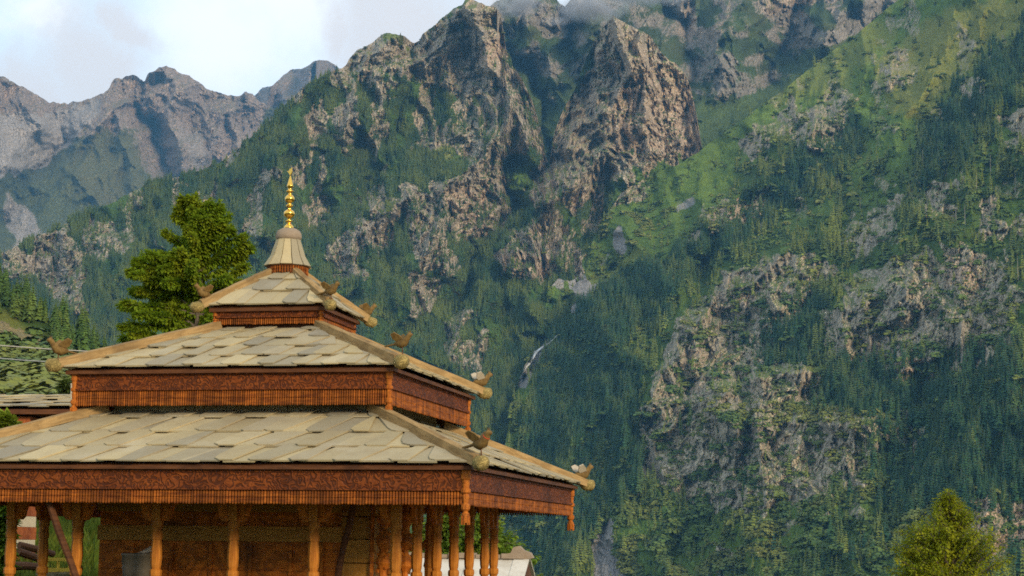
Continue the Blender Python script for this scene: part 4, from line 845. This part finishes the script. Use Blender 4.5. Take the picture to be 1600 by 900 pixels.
# ------------------------------------------------------------------ broadleaf trees near the temple
M_leafA = leaf_mat('bright_leaves', (.15, .25, .012), (.21, .31, .014), (.28, .34, .018), .5, 1.2)
M_leafB = leaf_mat('olive_leaves', (.24, .28, .010), (.32, .36, .012), (.40, .40, .016), .5, 1.6)
M_leafC = leaf_mat('bush_leaves', (.11, .19, .014), (.16, .25, .018), (.21, .27, .022), .35, 1.5)
def leafy(name, base, H, crown, nbr, leaf, nleaf, mat, seed, fol=.16, droop=.25, spread=(15, 55), trunk_r=.12, label=None, cat='tree', group=None, blob=False):
    """crown(f) gives the half-width at height fraction f; each limb carries its own plume of leaves"""
    r = random.Random(seed); root = empty(name, base); tag(root, label, cat, group)
    tk = MB(); pts = [(0.06*H*.1*math.sin(i*1.3), .05*H*.1*math.cos(i*1.7), H*i/8*.90) for i in range(9)]
    tk.tube(pts, [trunk_r*(1-.9*i/8) for i in range(9)], 8); lv = MB()
    for b_ in range(nbr):
        f = r.random()**.85; az = r.uniform(0, 2*PI)+b_*2.4; L = crown(f)*r.uniform(.72, 1.12)
        el = R_(r.uniform(*spread))+ R_(34)*max(0, (f-.8)/.2); z0 = H*f*.92-L*math.sin(el)*.45
        d = Vector((math.cos(az), math.sin(az), 0)); P0 = Vector((0, 0, max(z0, H*.04)))
        path = []
        for i in range(7):
            u = i/6; path.append(P0+(d*math.cos(el)+Vector((0, 0, math.sin(el))))*L*u+Vector((0, 0, -droop*L*u*u*.5))+Vector((r.uniform(-.03, .03), r.uniform(-.03, .03), r.uniform(-.03, .03)))*L)
        tk.tube(path, [trunk_r*.28*(1-.85*i/6)+.003 for i in range(7)], 5)
        for q in range(int(nleaf*L/crown(.35))):
            u = r.random()**.65; i = min(5, int(u*6)); c = path[i].lerp(path[i+1], u*6-i)
            rad = fol*(.35+.9*math.sin(min(1, u*1.05)*PI*.86)); o = Vector((r.gauss(0, 1), r.gauss(0, 1), r.gauss(0, .8))).normalized()*rad*r.random()**.4
            p = c+o; out = (d*.7+o.normalized()*.8+Vector((0, 0, -.35+r.uniform(-.3, .4)))).normalized()
            s = out.cross(Vector((r.uniform(-.4, .4), r.uniform(-.4, .4), 1))).normalized(); n = s.cross(out); ln = leaf*r.uniform(.7, 1.35); w = ln*.30
            lv.add([p, p+out*ln*.5+s*w+n*ln*.06, p+out*ln-n*ln*.10, p+out*ln*.5-s*w+n*ln*.06], [(0, 1, 2, 3)])
    tk.build('trunk', M_bark, root); lv.build('crown', mat, root)
    return root
DA = 46.0; bA = at(292, 870, DA)
leafy('leafy_tree', (bA[0], bA[1], .0), 11.35, lambda f: float(np.interp(f, [.4, .52, .66, .74, .82, .90, .96, 1], [.5, 2.05, 2.3, 2.15, 1.85, 1.4, 1.0, .7])), 340, .13, 165, M_leafA, 43, .080, .34, (10, 44), .16, 'tall leafy green tree with feathery branches behind the left of the temple')
DB = 60.0; bB = at(1484, 900, DB)
leafy('bushy_tree', (bB[0], bB[1], -3.2), 7.35, lambda f: float(np.interp(f, [.2, .5, .62, .72, .82, .91, 1], [.9, 2.5, 2.25, 1.9, 1.35, .72, .12])), 400, .10, 125, M_leafB, 22, .22, .1, (20, 55), .14, 'bushy olive-yellow tree rising at the bottom right corner')
bC = at(1600, 930, 58.0); leafy('bushy_tree', (bC[0], bC[1], -3.2), 4.15, lambda f: .8*max(.1, 1.05-f)**.7, 70, .10, 120, M_leafB, 23, .24, .1, (25, 60), .08, 'tip of a second olive bush at the extreme bottom right edge')
bD = at(752, 900, 44.0); leafy('bush', (bD[0], bD[1], -.8), 3.4, lambda f: float(np.interp(f, [.2, .6, .85, 1], [1.3, 1.45, 1.0, .4])), 190, .12, 110, M_leafC, 24, .17, .2, (15, 65), .05, 'green bush seen between the porch pillars behind the temple', 'bush')
bD = at(690, 900, 45.0); leafy('bush', (bD[0], bD[1], -.8), 3.5, lambda f: float(np.interp(f, [.2, .6, .85, 1], [1.0, 1.2, .9, .4])), 140, .12, 110, M_leafC, 25, .17, .2, (15, 65), .05, 'darker leafy bush behind the rear pillars and the pale roof', 'bush')
bE = at(8, 700, 33.0); leafy('shrub_tree', (bE[0], bE[1], 0), 4.05, lambda f: .62*max(.2, 1.08-f)**.5 if f > .72 else .02, 140, .17, 60, M_leafC, 26, .18, .3, (15, 55), .05, 'broad-leaved sapling at the left edge before the slate-roofed house', 'sapling')
bG = at(103, 640, 62.0); leafy('round_tree', (bG[0], bG[1], 0), 7.6, lambda f: 1.1*max(.2, math.sin(min(1, max(.05, 1.05-f)*1.6)*PI*.5)) if f > .5 else .3, 150, .16, 70, leaf_mat('dark_leaves', (.030, .055, .012), (.045, .075, .014), (.06, .085, .014), .3, 1.2), 27, .22, .2, (15, 55), .10, 'dark round tree behind the left tip of the middle roof')
# tall grass and weeds on the bank behind the porch
def grass_bank():
    r = random.Random(77); mb = MB(); m = leaf_mat('weed_blades', (.07, .12, .012), (.10, .16, .016), (.14, .17, .02), .3, 2.0)
    for i in range(9000):
        px, D = r.uniform(-60, 150), r.uniform(34, 60); p = at(px, 850, D); x, y = p[0], p[1]
        z = float(np.interp(D, [34, 60], [-.1, 2.2])); h = r.uniform(.25, .75); a = r.uniform(0, 6.28); l = Vector((math.cos(a), math.sin(a), 0))*h*.35; s = Vector((-math.sin(a), math.cos(a), 0))*.022
        b0 = Vector((x, y, z)); mb.add([b0-s, b0+s, b0+l*.4+Vector((0, 0, h*.65))+s*.8, b0+l+Vector((0, 0, h)), b0+l*.4+Vector((0, 0, h*.65))-s*.8], [(0, 1, 2, 3, 4)])
    mb.build('weeds', m)['kind'] = 'stuff'
grass_bank()
# ------------------------------------------------------------------ neighbouring houses
def plane_slates(mb, O, ux, uy, W, L, rows, seed, wide=(.35, .6)):
    r = random.Random(seed); nrm = ux.cross(uy).normalized()
    if nrm.z < 0: nrm = -nrm
    for k in range(rows):
        v0 = L*k/rows; v1 = min(L, L*(k+1)/rows+.08); s = -r.uniform(0, .3); up = 0
        while s < W:
            w = r.uniform(*wide); a0, a1 = max(0, s-.02), min(W, s+w+.03); j = r.uniform(-.03, .03); up = 1-up
            if a1 > a0+.04: slate_slab(mb, [O+ux*a0+uy*(v0+j), O+ux*a1+uy*(v0+j), O+ux*a1+uy*v1, O+ux*a0+uy*v1], .04+.02*up+r.uniform(0, .03), .008+.02*up, nrm, .028)
            s += w
def house_left():
    D = 40.0; o = at(-48, 850, D); root = empty('timber_house', (o[0], o[1], 0), -YAW*0+.10)
    tag(root, 'old red timber and white stone house with a slate roof at the left edge', 'house')
    wl = MB(); z = 0; i = 0
    while z < 3.9:
        if i % 2 == 0: wl.box(-5, 0, 0, 4, z, z+.30, 0); z += .30
        else:
            x = -5; r = random.Random(i)
            while x < -.02:
                w = min(r.uniform(.25, .5), -x); wl.box(x+.008, x+w-.008, .03+r.uniform(0, .015), 3.97, z+.004, z+.256, 1); x += w
            for xx in (-.28, -2.2, -4.2): wl.box(xx, xx+.26, -.02, .028, z+.003, z+.257, 0)
            z += .26
        i += 1
    wl.build('wall', [M_kath, M_white], root)
    bl = MB(); bl.box(-5.2, 1.55, -.75, 4.2, 3.92, 4.36); bl.box(-5.2, 1.57, -.78, -.752, 3.90, 3.98); bl.build('balcony', M_kath, root)
    rf = MB(); plane_slates(rf, Vector((-5.6, -1.0, 4.52)), Vector((1, 0, 0)), Vector((0, 1, .16)).normalized(), 8.45, 3.4, 4, 5); plane_slates(rf, Vector((2.85, 5.7, 4.52)), Vector((-1, 0, 0)), Vector((0, -1, .16)).normalized(), 8.45, 3.4, 4, 6)
    rf.build('roof', M_slate, root)
    MB().prism([(-1.0, 4.40), (5.7, 4.40), (5.7, 4.50), (2.4, 5.02), (-1.0, 4.50)], -5.55, 2.8, Matrix(((0, 1, 0, 0), (1, 0, 0, 0), (0, 0, 1, 0), (0, 0, 0, 1)))).build('roof_deck', W_dark, root)
house_left()
def house_right():
    D = 38.0; o = at(828, 880, D); root = empty('slate_roofed_hut', (o[0], o[1], -2.62), .06)
    tag(root, 'low hut with pale slate slabs and rough ridge stones behind the right pillars', 'hut')
    zr = 4.02
    b = MB(); b.box(-3.6, -.25, -1.4, 1.4, 0, 3.1); b.build('wall', M_white, root)
    rf = MB(); plane_slates(rf, Vector((-3.9, -1.9, zr-1.05)), Vector((1, 0, 0)), Vector((0, 1, .55)).normalized(), 3.9, 2.16, 2, 8, (.45, .75)); plane_slates(rf, Vector((0, 1.9, zr-1.05)), Vector((-1, 0, 0)), Vector((0, -1, .55)).normalized(), 3.9, 2.16, 2, 9, (.45, .75)); rf.build('roof', M_slate_pale, root)
    MB().prism([(-1.88, zr-1.09), (1.88, zr-1.09), (0, zr-.055)], -3.85, -.04, Matrix(((0, 1, 0, 0), (1, 0, 0, 0), (0, 0, 1, 0), (0, 0, 0, 1)))).build('roof_deck', W_dark, root)
    rs = MB(); r = random.Random(4); x = -3.9
    while x < -.5:
        w = r.uniform(.35, .6); rs.box(x, x+w-.02, -.16, .16, zr+.0, zr+.09+r.uniform(-.02, .03), M=Matrix.Rotation(r.uniform(-.02, .02), 4, 'Z')); x += w
    rs.prism([(-.55, zr), (-.52, zr+.10), (-.40, zr+.12), (-.34, zr+.24), (-.22, zr+.27), (-.12, zr+.18), (.02, zr+.13), (.08, zr+.02), (.02, zr)], -.13, .13)
    rs.build('ridge_stone', M_stone, root)
house_right()
# ------------------------------------------------------------------ small things
def log(px0, py0, px1, py1, D, rad, label):
    a, b_ = V(px0, py0, D), V(px1, py1, D+.6); mb = MB(); mb.tube([a, a.lerp(b_, .5)+Vector((0, 0, .01)), b_], [rad, rad*.95, rad*.85], 9)
    tag(mb.build('log', W_dark if 'dark' in label else W_grey), label, 'log', 'logs stacked behind the porch')
log(30, 852, 84, 866, 35.0, .075, 'dark upper log lying on the stack between the two left pillars')
log(28, 862, 72, 878, 34.6, .080, 'grey log under the dark one between the two left pillars')
log(20, 884, 60, 886, 34.2, .085, 'short dark log lowest in the stack beside the left pillar')
def crate():
    c = at(91, 884, 34.0); root = empty('crate', tuple(c-np.array([0, 0, .12])), .5); tag(root, 'broken yellow slatted crate on planks behind the left porch', 'crate')
    fr = MB()
    for y in (-.18, .18):
        for z in (.02, .21): fr.box(-.24, .24, y-.012, y+.012, z, z+.055)
    for x in (-.235, .235):
        for z in (.022, .212): fr.box(x-.011, x+.011, -.167, .167, z, z+.05)
    fr.build('slat', M_yellow, root); co = MB()
    for x in (-.21, 0, .21):
        for y in (-.155, .155): co.box(x-.02, x+.02, y-.011, y+.011, 0, .27)
    co.build('corner_batten', M_yellow, root); bt = MB()
    for k in range(4): bt.box(-.222, .222, -.14+k*.075, -.14+k*.075+.05, .0, .012)
    bt.build('bottom_board', M_yellow, root)
crate()
for k in range(4):
    c = at(86+k*2, 896+k*4.0, 33.9); mb = MB(); mb.box(-.34, .34, -.14, .14, -.022, .022)
    o = mb.build('plank', W_grey); o.location = tuple(c); o.rotation_euler = (0, R_(-2+k), .3+.12*k)
    tag(o, ['topmost grey plank directly under the yellow crate', 'second grey plank down beneath the yellow crate', 'third grey plank down beneath the yellow crate', 'lowest grey plank of the pile beneath the yellow crate'][k], 'plank', 'planks under the yellow crate')
def bucket():
    x, y = -1.62, -1.75; root = empty('bucket', (x, y, 1.06)); tag(root, 'large dull metal bucket in the shade of the porch', 'bucket')
    b = MB(); b.lathe([(.22, 0), (.25, .2), (.262, .40), (.275, .41), (.275, .44), (.255, .45), (.25, .40), (.20, .06)], 22); b.build('tub', M_bucket, root, True)
    s = MB(); s.tube([(.0, -.05, .40), (.12, -.05, .47), (.26, -.04, .54)], [.05, .035, .045], 8); s.build('scoop', M_pale, root)
    st = empty('wooden_stool', (x, y, .12)); tag(st, 'wooden stool carrying the metal bucket in the porch', 'stool')
    MB().box(-.26, .26, -.26, .26, .885, .94).build('seat', W_dark, st)
    for sx in (-1, 1):
        for sy in (-1, 1): MB().box(sx*.2-.025, sx*.2+.025, sy*.2-.025, sy*.2+.025, 0, .885).build('leg', W_dark, st)
bucket()
def cable(p0, p1, D0, D1, sag, label):
    a, b_ = V(*p0, D0), V(*p1, D1); pts = [a.lerp(b_, i/14)-Vector((0, 0, sag*4*(i/14)*(1-i/14))) for i in range(15)]
    tag(MB().tube(pts, .011, 6).build('cable', M_cable, None, True), label, 'cable', 'cables at the left edge')
cable((-60, 534), (215, 552), 34, 33, .03, 'upper pale cable running behind the left bird')
cable((-60, 553), (90, 566), 33.5, 31, .02, 'lower pale cable meeting the tip of the middle roof')
pa = at(110.5, 640, 41.5); pz = float(at(110.5, 600, 41.5)[2]); pp = MB(); pp.tube([(pa[0], pa[1], 4.55), (pa[0], pa[1], pz)], .026, 8); pp.lathe([(.03, -.02), (.036, 0), (.03, .02)], 8, (pa[0], pa[1], pz))
tag(pp.build('metal_pole', M_pale), 'thin pale pole beside the left post of the middle roof', 'pole')
# waterfall and dead trunks on the mountain
def waterfall(path, wid, S, label):
    mb = MB(); vs = []; fs = []; r = random.Random(2)
    for i, (x, y) in enumerate(path):
        w = wid[i]
        for q, dx in enumerate((-w, -.3*w, .4*w, w)):
            P, _, D, ok = sample(S, np.array([x+dx]), np.array([float(y)])); d = (CAM-P[0]); d /= np.linalg.norm(d); vs.append(P[0]+d*(26+(7 if q in (1, 2) else 0))+np.array([0, 0, 4]))
    for i in range(len(path)-1):
        for q in range(3): fs.append((i*4+q, i*4+q+1, i*4+q+5, i*4+q+4))
    mb.add(vs, fs); m, t, b = new_mat('white_water'); pos = t.node('ShaderNodeNewGeometry').outputs['Position']
    fin(t, b, t.mix(t.ramp(t.noise(t.scale(pos, (.12, .12, .05)), 1.0, 5), .4, .6), (.28, .29, .28), (.66, .68, .69)), .5)
    o = mb.build('waterfall', m, None, True); tag(o, label, 'waterfall', None, 'structure')
waterfall([(874, 522), (866, 531), (856, 540), (845, 546), (838, 552), (834, 560), (830, 567), (824, 575), (818, 584), (812, 592), (808, 601)], [.5, .8, 1.0, 2.2, 2.2, 1.5, 1.7, 2.0, 1.3, 1.5, .8], SE, 'thin white waterfall in the forested gully')
M_snag = M_dead
for j, (x, y, hp) in enumerate([(1442, 262, 30), (1548, 275, 34), (1526, 305, 36), (1587, 300, 40), (1591, 440, 44), (1380, 300, 28), (1344, 330, 24), (1508, 352, 34), (1494, 345, 26), (1592, 230, 40), (1437, 770, 26), (1300, 300, 20)]):
    P, _, D, ok = sample(SE, np.array([float(x)]), np.array([float(y)])); H = hp*D[0]/FPX; mb = MB(); r = random.Random(j)
    mb.tube([(0, 0, -6), (r.uniform(-.4, .4), 0, H*.5), (r.uniform(-.7, .7), 0, H)], [.55, .42, .12], 6)
    for q in range(5):
        z = H*r.uniform(.45, .92); a = r.uniform(0, 6.28); mb.tube([(0, 0, z), (math.cos(a)*2.2, math.sin(a)*2.2, z-.4)], [.14, .05], 4)
    o = mb.build('dead_tree', M_snag); o.location = P[0]; tag(o, 'bare pale dead trunk standing among the conifers on the right mountainside', 'dead tree', 'dead trunks on the right mountainside')
